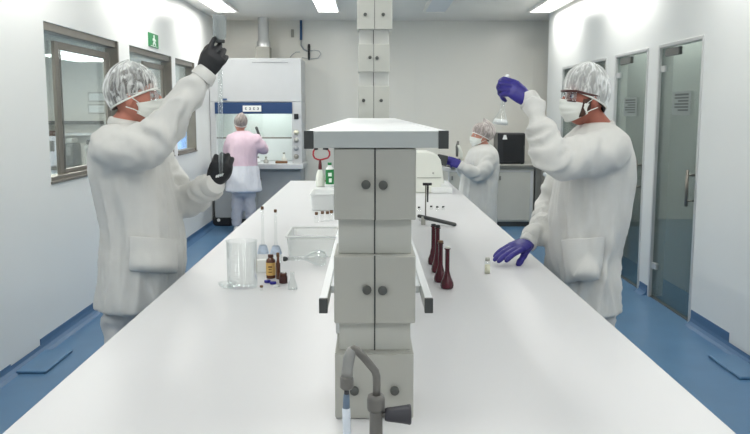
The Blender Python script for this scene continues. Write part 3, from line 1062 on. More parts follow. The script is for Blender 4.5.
def build_head_gear(root, T, sc, cap_m='cap_gauze', hair_m='hair', goggles='clear', puff=.02, seed=1, face=True, back_puff=.015, beard=False, hair_low=.0, top=.0):
    """cap, hair, mask, goggles as children of a person; T is the head's placement"""
    rad = lambda az, el, o: Vector(((.098 + o) * math.cos(el) * math.cos(az) - .004, (.078 + o) * math.cos(el) * math.sin(az), (.122 + o) * math.sin(el)))
    # hair: skull shell from the hairline down to the nape
    edge_h = lambda az: .42 * (.5 + .5 * math.cos(az)) ** 1.5 - (.42 + hair_low) * (1 - (.5 + .5 * math.cos(az)) ** .8) + .08
    f = lambda u, v: rad(u * 2 * PI, edge_h(u * 2 * PI) + (PI / 2 - edge_h(u * 2 * PI)) * v, .004 + .002 * noise.noise(Vector((u * 30, v * 12, seed))))
    obj('hair', shell_patch(f, 48, 12, .004, T), hair_m, root, smooth=True, solid=.004)
    # cap: gathered bouffant, its band running from the forehead over the ears to the nape
    edge = lambda az: .24 * (.5 + .5 * math.cos(az)) - .30 * (.5 - .5 * math.cos(az)) + .02

    def fcap(u, v):
        az = u * 2 * PI
        e = edge(az)
        el = e + (PI / 2 - e) * v
        fl = math.sin(min(1, v * 2.2) * PI / 2)
        back = max(0, -math.cos(az))
        pl = .006 * noise.noise(Vector((math.cos(az) * 5, math.sin(az) * 5, v * 1.5 + seed))) * fl + .0035 * math.sin(az * 26 + seed) * (1 - v) * fl
        o = .007 + (puff + back_puff * back) * fl + pl + top * max(0, math.sin(el)) ** 1.5
        return rad(az, el, o)
    c = obj('hair_cap', shell_patch(fcap, 144, 26, .001, T), cap_m, root, smooth=True)
    bm = B()
    pts = [T @ (rad(k / 60 * 2 * PI, edge(k / 60 * 2 * PI), .0085 + .001 * math.sin(k * 2.3))) for k in range(61)]
    tube(bm, pts, .0042 * sc, 8, caps=False)
    obj('cap_band', bm, 'mask_cloth', c, smooth=True)
    if not face: return
    # eyes
    for s in (-1, 1):
        bm = B()
        p = T @ Vector((.079, s * .029, .004))
        bmesh.ops.create_uvsphere(bm, u_segments=12, v_segments=8, radius=.0115 * sc, matrix=Matrix.Translation(p))
        e = obj('eye', bm, 'eye', root, smooth=True)
        bm = B()
        p = T @ Vector((.0875, s * .029, .004))
        bmesh.ops.create_uvsphere(bm, u_segments=8, v_segments=6, radius=.0052 * sc, matrix=Matrix.Translation(p))
        obj('iris', bm, 'iris', e, smooth=True)

    # face mask
    def fmask(u, v):
        az = (u - .5) * 2 * 1.40
        ca = math.cos(az)
        top = -.022 + .010 * max(0, ca) ** 4
        bot = -.112 + .052 * (1 - max(0, ca) ** 1.2)
        z = top + (bot - top) * v
        nose = .020 * math.exp(-(az / .30) ** 2) * math.exp(-((v - .10) / .45) ** 2)
        under = .030 * max(0, v - .62) / .38
        x = (.101 - under * .9) * ca ** .85 + nose + .006 * (math.sin(v * PI)) + .0022 * math.sin(v * 20) * max(0, ca)
        y = (.084 - .012 * v) * math.sin(az)
        return (x, y, z)
    m = obj('face_mask', shell_patch(fmask, 36, 22, .002, T), 'mask_cloth', root, smooth=True, solid=.003)
    bm = B()
    for s in (-1, 1):
        for zz, ez in ((-.022, .018), (-.064, -.034)):
            tube(bm, [T @ Vector((.034, s * .080, zz)), T @ Vector((.012, s * .0845, (zz + ez) / 2)), T @ Vector((-.022, s * .084, ez))], .0022 * sc, 6)
    obj('ear_loop', bm, 'mask_cloth', m, smooth=True)
    # goggles
    if goggles:
        fm = 'goggle_dark' if goggles == 'dark' else 'mask_cloth'

        def flens(u, v):
            az = (u - .5) * 2 * .86
            return (.104 * math.cos(az) ** .7 + .004, .082 * math.sin(az), .026 - .044 * v + (.006 * math.exp(-(az / .18) ** 2) * 1 if v > .5 else 0))
        g = obj('safety_glasses', shell_patch(flens, 24, 6, .001, T), 'goggle_lens', root, smooth=True, solid=.0012)
        bm = B()
        rr = (.0062 if goggles == 'dark' else .0022) * sc
        tube(bm, [T @ Vector(flens(k / 24, 0)) for k in range(25)], rr, 8)
        tube(bm, [T @ Vector(flens(k / 24, 1)) for k in range(25)], rr * .5, 8)
        for s in (0, 1):
            a = Vector(flens(s, 0)); sg = -1 if s == 0 else 1
            tube(bm, [T @ a, T @ Vector((.03, sg * .084, .018)), T @ Vector((-.02, sg * .0855, .016))], [rr, rr * .9, rr * .7], 8)
        obj('glasses_frame', bm, fm, g, smooth=True)
    if beard:
        for s in (-1, 1):
            fb = lambda u, v: (.052 - .050 * u + .004 * v, s * (.0775 - .012 * v + .003 * math.sin(u * PI) + .0012 * noise.noise(Vector((u * 20, v * 20, 3)))), -.006 - (.080 - .030 * u * u) * v + .012 * u)
            obj('beard', shell_patch(fb, 10, 12, .003, T), 'beard_brown', root, smooth=True, solid=.006)


def hand_mesh(T, curl, spread, thumb, mirror, size=1.0, voxel=.0036, cuff=.05, cuff_r=.036):
    """gloved hand: wrist at the origin, fingers along +x, back of hand +z, thumb on +y (mirror flips).
    curl: four (mcp, pip, dip); thumb: (out angle, curl, drop)"""
    bm = B()
    tube(bm, [(-cuff, 0, 0), (-cuff * .3, 0, 0), (.012, 0, 0), (.045, .002, 0), (.078, .002, .001), (.097, 0, .0)],
         [(cuff_r * .92, cuff_r), (.026, .031), (.021, .031), (.0185, .041), (.0165, .044), (.011, .040)], 20, ref=(0, 0, 1), round_caps=False)
    base = [(.094, .031), (.099, .0105), (.096, -.0105), (.088, -.030)]
    lens = [(.044, .026, .021), (.048, .030, .022), (.045, .028, .022), (.036, .021, .019)]
    rads = [.0098, .0100, .0096, .0086]
    for k in range(4):
        bx_, by_ = base[k]
        sp = spread * (1.5 - k) / 1.5
        a = 0
        p = Vector((bx_ - .022, by_ * .92, 0))
        pts = [p, Vector((bx_, by_, .001))]
        rr = [rads[k] * 1.1, rads[k] * 1.06]
        p = pts[-1]
        for L, c in zip(lens[k], curl[k]):
            a += c
            d = Vector((math.cos(a) * math.cos(sp), math.cos(a) * math.sin(sp), -math.sin(a)))
            mid = p + d * L * .5
            p = p + d * L
            pts += [mid, p]
            rr += [rads[k] * .97, rads[k] * .95]
        rr[-1] *= .86
        tube(bm, pts, rr, 12, ref=(0, 1, 0), round_caps=True)
    o_, c_, dr = thumb
    p = Vector((.022, .022, -.004))
    pts, rr = [p], [.0155]
    a = o_
    dz = -dr
    for L, q in ((.040, 0), (.032, c_), (.026, c_ * .8)):
        a -= q
        d = Vector((math.cos(a) * math.cos(dz), math.sin(a) * math.cos(dz), math.sin(dz)))
        pts += [p + d * L * .5, p + d * L]
        p = pts[-1]
        rr += [.0130, .0112]
        dz -= q * .35
    tube(bm, pts, rr, 12, ref=(0, 0, 1), round_caps=True)
    if mirror:
        bm.transform(Matrix.Diagonal((1, -1, 1, 1)))
    bm.transform(T @ Matrix.Scale(size, 4))
    return remesh(bm, voxel * size, 2, .45)


def basis(o, fwd, up):
    """matrix with x along fwd and z near up, at o"""
    x = Vector(fwd).normalized()
    z = Vector(up); z = (z - x * z.dot(x)).normalized()
    y = z.cross(x)
    return Matrix(((x.x, y.x, z.x, o[0]), (x.y, y.y, z.y, o[1]), (x.z, y.z, z.z, o[2]), (0, 0, 0, 1)))


def ellipse_loft(bm, rings, n=40, power=2.3):
    """rings: (cx, cy, z, ax, by) stacked superellipses, closed top and bottom"""
    R = []
    for cx_, cy_, z, a, b in rings:
        rr = []
        for k in range(n):
            t = 2 * PI * k / n
            c, s = math.cos(t), math.sin(t)
            rr.append(bm.verts.new((cx_ + a * math.copysign(abs(c) ** (2 / power), c), cy_ + b * math.copysign(abs(s) ** (2 / power), s), z)))
        R.append(rr)
    for a, b in zip(R[:-1], R[1:]):
        for k in range(n):
            bm.faces.new((a[k], a[(k + 1) % n], b[(k + 1) % n], b[k]))
    bm.faces.new(R[0][::-1]); bm.faces.new(R[-1])


def interp(pts, rad, m=5):
    """Catmull-Rom resample of a limb's joints and radii"""
    P = [Vector(p) for p in pts]
    out, ro = [], []
    for i in range(len(P) - 1):
        p0, p1, p2, p3 = P[max(0, i - 1)], P[i], P[i + 1], P[min(len(P) - 1, i + 2)]
        for k in range(m):
            t = k / m
            out.append(.5 * ((2 * p1) + (p2 - p0) * t + (2 * p0 - 5 * p1 + 4 * p2 - p3) * t * t + (3 * p1 - p0 - 3 * p2 + p3) * t ** 3))
            ro.append(rad[i] * (1 - t) + rad[i + 1] * t)
    out.append(P[-1]); ro.append(rad[-1])
    return out, ro


def person(name, label, Y0, rows, head, neck, arms, legs, hem_z, coat_m='coat_cloth', trouser_m='trouser_cloth', skin='skin', hsize=1.0,
           yaw=0.0, pitch=0.0, roll=0.0, amp=.010, seed=1, voxel=.012, gear=None, power=2.3, shoe_dir=(1, 0, 0), group=None, collar=True, cloth='lab_coat', split=None):
    """rows: (py, x left, x right, half depth) of the coat's outline at depth Y0"""
    rings = []
    for py, xl, xr, hw, *yy in rows:
        Yc = Y0 + (yy[0] if yy else 0)
        a, b = at_y(xl, py, Yc), at_y(xr, py, Yc)
        rings.append(((a.x + b.x) / 2, Yc, a.z, (b.x - a.x) / 2, hw))
    rings.sort(key=lambda r: r[2])
    ax = Vector((rings[len(rings) // 2][0], Y0, 0))
    root = thing(name, label, 'person', (ax.x, Y0, 0), group)
    H = Vector(head)
    T = Matrix.Translation(H) @ Euler((roll, pitch, yaw), 'ZYX').to_matrix().to_4x4() @ Matrix.Scale(hsize, 4)
    # ---- body: one continuous skin under the clothes
    bm = head_bm(T)
    inner = [(c, y, z, max(.03, a - .045), max(.03, b - .045)) for c, y, z, a, b in rings if z > hem_z + .2]
    ellipse_loft(bm, inner, 28)
    N0 = T @ Vector((-.014, 0, -.045))
    N1 = Vector(neck)
    tube(bm, [N0, (N0 + N1) / 2, N1, N1 + Vector((0, 0, -.09))], [(.052 * hsize, .050 * hsize)] * 2 + [(.058 * hsize, .058 * hsize), (.085 * hsize, .085 * hsize)], 20, ref=(1, 0, 0))
    for arm in arms:
        p, r = interp(arm['pts'], [min(q * .42, .040 - .016 * i / (len(arm['pts']) - 1)) for i, q in enumerate(arm['rad'])])
        tube(bm, p, r, 14, ref=(0, 1, 0), round_caps=True)
        d = (Vector(arm['pts'][-1]) - Vector(arm['pts'][-2])).normalized()
        tube(bm, [Vector(arm['pts'][-1]) - d * .03, Vector(arm['pts'][-1]) + d * .01 * hsize], [.020, .014], 12, round_caps=True)
    for leg in legs:
        p, r = interp(leg, [.062, .048, .034])
        tube(bm, p, r, 14, ref=(1, 0, 0), round_caps=True)
    obm('body', remesh(bm, .0065 if voxel < .014 else .009, 1, .4), skin, root, smooth=True)
    # ---- trousers
    bm = B()
    for leg in legs:
        p, r = interp(leg, [.076, .072, .066])
        p = [q for q in p]
        tube(bm, p, r, 18, ref=(1, 0, 0))
    hip = [r for r in rings if hem_z + .12 < r[2] < hem_z + .45]
    c = rings[0]
    zt_ = legs[0][0][2]
    ellipse_loft(bm, [(c[0], Y0, zt_ - .10, c[3] * .54, c[4] * .60), (c[0], Y0, zt_ + .02, c[3] * .62, c[4] * .68), (c[0], Y0, zt_ + .14, c[3] * .58, c[4] * .62)], 28)
    me = remesh(bm, voxel * 1.05, 2, .5)
    fold_cloth(me, [([Vector(q) for q in leg], .09) for leg in legs], amp * .9, ax, 0, seed + 3)
    obm('trousers', me, trouser_m, root, smooth=True)
    for leg in legs:
        f = Vector(leg[-1]); d = Vector(shoe_dir).normalized()
        bm = B()
        tube(bm, [f - d * .07 + Vector((0, 0, .045 - f.z)), f + Vector((0, 0, .055 - f.z)), f + d * .08 + Vector((0, 0, .042 - f.z)), f + d * .15 + Vector((0, 0, .030 - f.z))],
             [(.045, .036), (.055, .042), (.042, .046), (.028, .038)], 16, ref=(0, 0, 1), round_caps=True)
        for v in bm.verts:
            if v.co.z < 0: v.co.z = 0
        obj('shoe', bm, 'shoe', root, smooth=True)
    # ---- coat
    bm = B()
    ellipse_loft(bm, rings, 44, power)
    limbs = []
    for arm in arms:
        p, r = interp(arm['pts'], arm['rad'])
        tube(bm, p, r, 22, ref=(0, 1, 0), round_caps=False)
        bmesh.ops.create_uvsphere(bm, u_segments=18, v_segments=12, radius=arm['rad'][0] * .97, matrix=Matrix.Translation(arm['pts'][0]))
        limbs.append(([Vector(q) for q in arm['pts']], sum(arm['rad']) / len(arm['rad'])))
    me = remesh(bm, voxel, 7, .6)
    fold_cloth(me, limbs, amp, ax, hem_z, seed)
    if split is not None:                       # shirt above, coat skirt below
        for p in me.polygons:
            if p.center.z < split[0]: p.material_index = 1
    coat = obm(cloth, me, coat_m, root, smooth=True)
    if split is not None: coat.data.materials.append(M[split[1]])
    for arm in arms:                            # knitted cuffs
        a, b = Vector(arm['pts'][-2]), Vector(arm['pts'][-1])
        d = (b - a).normalized()
        bm = B()
        r = arm['rad'][-1]
        tube(bm, [b - d * .012, b + d * .012, b + d * .034], [r * .96, r * .90, r * .80], 18)
        obj('cuff', bm, coat_m, coat, smooth=True, bevel=.003)
    if collar:
        bm = B()
        pts, rr = [], []
        for k in range(25):
            t = 2 * PI * k / 24
            pts.append(N1 + Vector((math.cos(t) * .068 * hsize, math.sin(t) * .070 * hsize, -.010 + .012 * math.cos(t - yaw + PI))))
        tube(bm, pts, [(.020 * hsize, .009 * hsize)] * 25, 10, ref=(0, 0, 1), caps=False)
        obj('collar', bm, coat_m, coat, smooth=True)
    # ---- gloves
    for arm in arms:
        g = arm.get('glove')
        if g: obm('glove', hand_mesh(*g['args'], **g.get('kw', {})), g['m'], root, smooth=True)
    if gear is not None: build_head_gear(root, T, hsize, **gear)
    return root, coat, T


def patch_on(coat, quad, bulge, name, m, nu=22, nv=18, sag=0.0):
    """a sewn-on panel: the quad (pixels tl, tr, br, bl seen from the camera side) laid on the coat surface"""
    bvh = BVHTree.FromPolygons([v.co for v in coat.data.vertices], [p.vertices for p in coat.data.polygons])
    W = world_of(coat)
    Wi = W.inverted()
    tl, tr, br, bl = [Vector(q) for q in quad]
    bm = B(); grid = {}
    for i in range(nu + 1):
        for j in range(nv + 1):
            u, v = i / nu, j / nv
            q = (tl * (1 - u) + tr * u) * (1 - v) + (bl * (1 - u) + br * u) * v
            o = CO + ray(*q) * 1.0
            hit = bvh.ray_cast(Wi @ o, ray(*q))
            if hit[0] is None: continue
            e = min(1, 6 * min(u, 1 - u)) * min(1, 6 * min(1 - v, v + .12))
            n = hit[1]
            bl_ = bulge * e * (.45 + .9 * v) + sag * math.sin(PI * u) * max(0, v - .45) * e * 2
            grid[i, j] = bm.verts.new(W @ (hit[0] + n * (.007 + bl_)))
    for i in range(nu):
        for j in range(nv):
            k = [(i, j), (i + 1, j), (i + 1, j + 1), (i, j + 1)]
            if all(q in grid for q in k):
                bm.faces.new([grid[q] for q in k])
    for _ in range(9):
        bmesh.ops.smooth_vert(bm, verts=bm.verts[:], factor=.4, use_axis_x=True, use_axis_y=True, use_axis_z=True)
    return obj(name, bm, m, coat, smooth=True, solid=.005)


FIST = [(.9, 1.35, .7)] * 4
Py = at_y

# ---- man on the left, raising a glass tube
YL = 3.42
shoulder_r, elbow_r = Py(112, 147, 3.24), Py(157, 139, 3.20)
wrist_r = Py(203, 77, 3.24)
top_hand = Py(214, 58, 3.25)
fw = (Py(221, 46, 3.24) - wrist_r)
shoulder_l, elbow_l, wrist_l = Py(146, 152, 3.60), Py(181, 201, 3.60), Py(212, 186, 3.42)
fl = Py(228, 150, 3.40) - wrist_l
hl = Py(135, 98.5, 3.41)
left_man, coatL, TL = person(
    'person', 'person in white coat and black gloves raising a long glass tube, left of the bench', YL,
    [(122, 113, 141, .075), (128, 106, 147, .12), (133, 100, 152, .17), (141, 95, 158, .205), (155, 93, 165, .215), (172, 94, 169, .21), (188, 96.5, 172, .205), (200, 99, 175, .20),
     (212, 103, 177, .20), (225, 107, 180, .20), (245, 107, 182, .205), (265, 104.5, 181.5, .21), (282, 102, 179, .21), (295, 100.5, 177, .21), (305, 100, 175, .21)],
    hl, Py(126, 121, 3.41),
    [dict(pts=[shoulder_r, Py(135, 148, 3.21), elbow_r, Py(177, 110, 3.21), wrist_r], rad=[.090, .096, .086, .064, .052],
          glove=dict(m='glove_black', args=(basis(wrist_r, fw, (.1, -1, .1)), [(.35, 1.0, .5), (.9, 1.2, .7), (1.0, 1.3, .7), (1.1, 1.3, .7)], .10, (.5, .3, .5), False), kw=dict(size=1.12))),
     dict(pts=[shoulder_l, Py(166, 178, 3.62), elbow_l, Py(196, 196, 3.52), wrist_l], rad=[.10, .088, .082, .070, .056],
          glove=dict(m='glove_black', args=(basis(wrist_l, fl, (.25, -1, 0)), FIST, .02, (.6, .6, .6), True), kw=dict(size=1.12, cuff=.02)))],
    [[Py(121, 290, 3.36), Py(118, 360, 3.34), Vector((Py(117, 456, 3.33).x, 3.33, .09))], [Py(131, 290, 3.54), Py(130, 360, 3.54), Vector((Py(126, 450, 3.54).x, 3.54, .09))]],
    .68, yaw=.03, pitch=-.10, amp=.021, seed=2, hsize=.97,
    gear=dict(goggles='clear', puff=.018, seed=3, back_puff=.012, top=.008, beard=False))
patch_on(coatL, ((127, 234), (178, 238), (177, 274), (129, 272)), .010, 'pocket', 'coat_cloth', sag=.02)

gl = [o for o in left_man.children if o.name.startswith('glove')][1]
gW = world_of(gl)
gb = BVHTree.FromPolygons([gW @ v.co for v in gl.data.vertices], [p.vertices for p in gl.data.polygons])
bm = B()
for k in range(4):
    hit = gb.ray_cast(CO, ray(216.5 + 1.9 * k, 176.5 - .6 * k))
    if hit[0] is None: continue
    box(bm, hit[0], (.006, .003, .013 if k % 2 else .010), rot=Matrix.Rotation(.3, 3, 'Y'))
    box(bm, hit[0] + Vector((.003, 0, .004)), (.008, .003, .003), rot=Matrix.Rotation(.3, 3, 'Y'))
if bm.verts: obj('emblem', bm, 'paper', gl)

# ---- man on the right, holding up a flask
YR = 3.45
sh_l, el_l, wr_l = Py(608, 151, 3.26), Py(553, 160, 3.16), Py(530, 102, 3.24)
sh_r, el_r = Py(590, 152, 3.66), Py(550, 210, 3.70)
wr_r = at_y(528.5, 241.5, 3.46)
hr = Py(584.5, 99, 3.43)
fr = Py(502, 81, 3.22) - wr_l
fb = at_y(486, 262, 3.25) - wr_r
right_man, coatR, TR = person(
    'person', 'person in white coat and blue gloves holding up a small flask, right of the bench', YR,
    [(122, 583, 610, .075), (128, 575, 617, .12), (135, 568, 625, .17), (143, 563, 627, .205), (156, 560, 630, .215), (175, 557, 630, .21), (195, 553.5, 628, .205),
     (215, 551, 627, .20), (235, 549, 620, .205), (255, 548.5, 614, .21), (275, 550, 614, .215), (293, 552, 615, .215), (308, 555, 616, .215)],
    hr, Py(598, 125, 3.44),
    [dict(pts=[sh_l, Py(583, 156, 3.20), el_l, Py(541, 128, 3.19), wr_l], rad=[.094, .088, .076, .060, .047],
          glove=dict(m='glove_blue', args=(basis(wr_l, fr, (.2, -.9, .45)), [(.65, .9, .5), (.8, 1.1, .6), (.95, 1.2, .7), (1.0, 1.3, .7)], .06, (.5, .25, .6), True), kw=dict(size=1.04))),
     dict(pts=[sh_r, Py(563, 182, 3.72), el_r, Py(541, 228, 3.58), wr_r], rad=[.095, .080, .068, .056, .044],
          glove=dict(m='glove_blue', args=(basis(wr_r, fb, (.2, .05, 1)), [(.02, .12, .10), (.03, .15, .12), (.05, .18, .12), (.08, .2, .15)], .04, (.16, .02, .42), False), kw=dict(size=1.2, cuff=.012)))],
    [[Py(596, 290, 3.37), Py(600, 360, 3.34), Vector((Py(603, 456, 3.34).x, 3.34, .09))], [Py(585, 290, 3.56), Py(588, 360, 3.56), Vector((Py(588, 448, 3.56).x, 3.56, .09))]],
    .66, skin='skin_dark', yaw=PI + .30, pitch=.10, amp=.021, seed=5, hsize=.93, shoe_dir=(-1, 0, 0),
    gear=dict(goggles='dark', puff=.012, back_puff=-.004, top=.026, cap_m='cap_gauze_pale', seed=8, beard=True, hair_low=.12))
patch_on(coatR, ((561, 238), (606, 234), (602, 281), (566, 284)), .012, 'pocket', 'coat_cloth', sag=.045)

# ---- worker at the rear right, blue gloves
YW = 8.05
wrw = Py(461, 166, 7.78)
rear, coatW, TW = person(
    'person', 'person in white coat and blue gloves standing beyond the far end of the bench', YW,
    [(144, 477, 490, .07), (147, 473, 494, .14), (151, 469, 497, .19), (158, 466, 498.5, .21), (168, 463, 499, .21), (180, 460.5, 498, .22), (192, 459, 497, .225), (206, 459, 496, .23), (225, 459, 496.5, .235)],
    Py(480.5, 136.5, 8.05), Py(484, 146, 8.05),
    [dict(pts=[Py(489, 156, 7.86), Py(486, 168, 7.80), Py(478, 175, 7.78), Py(469, 171, 7.74), Py(462, 166.5, 7.74)], rad=[.095, .085, .075, .065, .05],
          glove=dict(m='glove_blue', args=(basis(Py(462, 166.5, 7.74), Py(449, 160, 7.76) - Py(462, 166.5, 7.74), (.3, -1, .3)), [(.5, .7, .4)] * 4, .05, (.5, .3, .4), True), kw=dict(voxel=.006, size=1.15))),
     dict(pts=[Py(478, 156, 8.24), Py(470, 170, 8.26), Py(464, 172, 8.16), Py(460, 166, 8.02)], rad=[.09, .08, .065, .05],
          glove=dict(m='glove_blue', args=(basis(Py(460, 166, 8.02), Py(449, 159, 7.9) - Py(460, 166, 8.02), (0, 1, .3)), [(.5, .7, .4)] * 4, .05, (.5, .3, .4), False), kw=dict(voxel=.006, size=1.15)))],
    [[(1.08, 7.94, .62), (1.08, 7.94, .35), (1.08, 7.94, .09)], [(1.02, 8.16, .62), (1.02, 8.16, .35), (1.02, 8.16, .09)]],
    .42, yaw=PI + .35, pitch=.12, amp=.012, seed=11, voxel=.016, hsize=.93, shoe_dir=(-1, -.2, 0), skin='skin_pale',
    gear=dict(goggles=None, puff=.02, seed=4, back_puff=.045, cap_m='cap_gauze_rose', hair_m='hair_brown'))

# ---- worker at the fume hood, seen from behind
YH = 10.25
hood_worker, coatH, TH = person(
    'person', 'person in pink top and pale coat skirt working at the fume hood, seen from behind', YH,
    [(130.5, 236, 248, .06), (134, 232, 253, .10), (138, 229.5, 258, .13), (145, 228.5, 259, .15), (155, 229, 257.5, .15), (164, 229, 257.5, .15), (172, 228, 259, .16), (182, 227, 260.5, .17), (191.5, 225.5, 262, .18)],
    Py(240.5, 124, 10.27), Py(241, 132.5, 10.26),
    [dict(pts=[Py(256, 139, 10.22), Py(262, 148, 10.25), Py(264, 149, 10.40), Py(262, 143, 10.62)], rad=[.075, .068, .060, .045]),
     dict(pts=[Py(232, 139, 10.25), Py(228, 150, 10.3), Py(230, 156, 10.48), Py(236, 150, 10.66)], rad=[.075, .068, .060, .045])],
    [[Py(237, 188, YH), Py(237, 205, YH), Vector((Py(237, 221, YH).x, YH, .09))], [Py(250, 188, YH), Py(250, 205, YH), Vector((Py(251, 221, YH).x, YH, .09))]],
    .52, coat_m='pink_cloth', trouser_m='trouser_grey', skin='skin_pale', yaw=PI / 2, pitch=.2, amp=.012, seed=14, voxel=.016, hsize=.93, shoe_dir=(0, 1, 0),
    gear=dict(goggles=None, puff=.012, seed=6, face=False, hair_m='hair_brown', cap_m='cap_gauze_brown', back_puff=.02), cloth='tunic', split=(at_y(240, 165, YH).z, 'coat_blue_white'))

# ---- things held
# long glass tube of the left man: wide mouth above the upper fist, slim body down to the lower fist
a, b = Py(219.5, 15, 3.26), Py(221, 176, 3.385)
ax_ = (a - b).normalized()
Lq = (a - b).length
R = basis((0, 0, 0), frame_of(ax_, (1, 0, 0))[0], ax_).to_3x3()
gt = thing('graduated_tube', 'long clear glass tube with a wide mouth held upright in two black gloves', 'glass tube', b)
bm = B()
lathe(bm, [(.006, 0), (.009, .03), (.010, .06), (.010, Lq - .10), (.0085, Lq - .10), (.0085, .06)], b, 24, R)
obj('stem', bm, 'glassware', gt, smooth=True)
bm = B()
lathe(bm, [(.010, Lq - .10), (.020, Lq - .095), (.026, Lq - .084), (.027, Lq - .004), (.0285, Lq), (.027, Lq), (.0255, Lq - .004), (.0245, Lq - .083), (.019, Lq - .093)], b, 24, R)
obj('barrel', bm, 'frosted_glass', gt, smooth=True)
bm = B()
lathe(bm, [(0, Lq - .108), (.021, Lq - .108), (.021, Lq - .0955), (0, Lq - .0955)], b, 20, R)
obj('seal', bm, 'cap_grey', gt, smooth=True)
# small flask hanging from the right man's raised fingers
a, b = Py(507, 78, 3.265), Py(500, 124.5, 3.25)
ax_ = (a - b).normalized()
Lq = (a - b).length
R = basis((0, 0, 0), frame_of(ax_, (1, 0, 0))[0], ax_).to_3x3()
fk = thing('flask', 'small clear conical flask with a long neck held up in a blue glove', 'flask', b)
bm = B()
lathe(bm, [(0, 0), (.030, 0), (.033, .005), (.031, .012), (.011, .055), (.0085, .075), (.0085, Lq - .012), (.011, Lq - .004), (.0095, Lq - .004), (.0072, Lq - .012), (.0072, .075)], b, 28, R)
obj('body', bm, 'glassware', fk, smooth=True)
bm = B()
lathe(bm, [(0, .002), (.028, .002), (.030, .009), (.025, .020), (0, .020)], b, 28, R)
obj('liquid', bm, 'plastic_white', fk, smooth=True)
bm = B()
lathe(bm, [(0, Lq - .006), (.0075, Lq - .006), (.009, Lq + .008), (.006, Lq + .014), (0, Lq + .014)], b, 16, R)
obj('stopper', bm, 'plastic_white', fk, smooth=True)
# dark device in the rear worker's gloves
p = Py(442, 160, 7.74)
dv = thing('handheld_device', 'dark grey device with a pale lower edge held in the rear worker\'s blue gloves', 'device', p)
bm = B(); box(bm, p, (.10, .05, .10), rot=Matrix.Rotation(.2, 3, 'Y'))
obj('body', bm, 'cap_grey', dv, bevel=.006)
bm = B(); box(bm, p + Vector((.03, -.01, -.085)), (.10, .06, .04), rot=Matrix.Rotation(.2, 3, 'Y'))
obj('grip', bm, 'alu', dv, bevel=.006)
# small dark tool in the hood worker's right hand
a, b = Py(262, 142, 10.66), Py(256.5, 128, 10.72)
bm = B(); tube(bm, [a, (a + b) / 2, b], [.012, .016, .020], 12, round_caps=True)
tag(obj('pipette', bm, 'cap_grey', smooth=True), 'dark hand pipette held up by the worker at the fume hood', 'pipette')

# ================================================================== THINGS ON THE BENCH
bp = lambda px, py: at_z(px, py, BZ)


def local(name, bm, m, t, **k):
    o = obj(name, bm, m, None, **k)
    o.parent = t
    return o


def at(px, py): return bp(px, py)


# -- left side
p = at(242.5, 287); s = scl(p)
t = thing('beaker', 'tall clear beaker on the bench left, before the long-necked flasks', 'beaker', p)
r_, h_ = 15 / s, 47 / s
bm = B(); lathe(bm, [(0, .001), (r_ * .92, .001), (r_, .008), (r_, h_ * .97), (r_ * 1.06, h_), (r_ * 1.04, h_), (r_ * .975, h_ * .965), (r_ * .975, .010), (r_ * .9, .004), (0, .004)], (0, 0, 0), 36)
local('glass', bm, 'glassware', t, smooth=True)
bm = B()
for q in range(7):
    z = h_ * (.2 + .09 * q)
    tube(bm, [(-.4 * r_ + r_ * .0, -r_ * .93, z), (-.05 * r_ * (1 + (q % 2)), -r_ * 1.008, z)], .0006, 5)
local('graduation', bm, 'plastic_white', t)
p = at(231, 287); s = scl(p)
t = thing('watch_glass', 'small clear glass dish lying against the beaker on the bench left', 'dish', p + Vector((-.012, -.012, 0)))
bm = B(); lathe(bm, [(0, .001), (.020, .001), (.030, .010), (.034, .020), (.0325, .020), (.0285, .011), (.019, .003), (0, .003)], (0, 0, 0), 28)
local('glass', bm, 'glassware', t, smooth=True)


def vol_flask(label, px, py, hpx, glass, wpx, cap, group, liquid=None, band=False, nk=.22):
    """volumetric flask: pear bulb, long slim neck, stopper"""
    p = at(px, py); s = scl(p)
    H, R_ = hpx / s, wpx / 2 / s
    t = thing('volumetric_flask', label, 'flask', p, group)
    nr = max(.0058, R_ * nk)
    prof = [(0, 0), (R_ * .75, 0), (R_ * .93, H * .02), (R_, H * .08), (R_ * .93, H * .15), (R_ * .62, H * .26), (nr * 1.25, H * .36), (nr, H * .42), (nr, H * .92), (nr * 1.35, H * .93), (nr * 1.35, H * .945), (0, H * .945)]
    bm = B(); lathe(bm, prof, (0, 0, 0), 26)
    local('body', bm, glass, t, smooth=True)
    bm = B(); lathe(bm, [(0, H * .945), (nr * .95, H * .945), (nr * 1.15, H * .975), (nr * .95, H), (0, H)], (0, 0, 0), 14)
    local('stopper', bm, cap, t, smooth=True)
    if band:
        bm = B(); lathe(bm, [(R_ * .925, H * .165), (R_ * .80, H * .22), (R_ * .56, H * .31)], (0, 0, 0), 26)
        bmesh.ops.translate(bm, vec=(0, 0, .002), verts=bm.verts[:])
        bmesh.ops.scale(bm, vec=(1.04, 1.04, 1), verts=bm.verts[:])
        local('print_band', bm, 'blue_print', t, smooth=True)
    return t


vol_flask('clear long-necked flask with blue print, left of its pair, behind the beaker', 263.3, 263, 57, 'glassware', 12.5, 'brown_cap', 'clear volumetric flasks', band=True)
vol_flask('clear long-necked flask with blue print, right of its pair, beside the white tub', 276.2, 263, 54, 'glassware', 12.5, 'brown_cap', 'clear volumetric flasks', band=True)
p = at(261.5, 272)
bm = B(); box(bm, p + Vector((0, 0, .026)), (.040, .030, .052), .2)
tag(obj('reagent_box', bm, 'paper', bevel=.002), 'small white card box behind the yellow-labelled bottle', 'box')
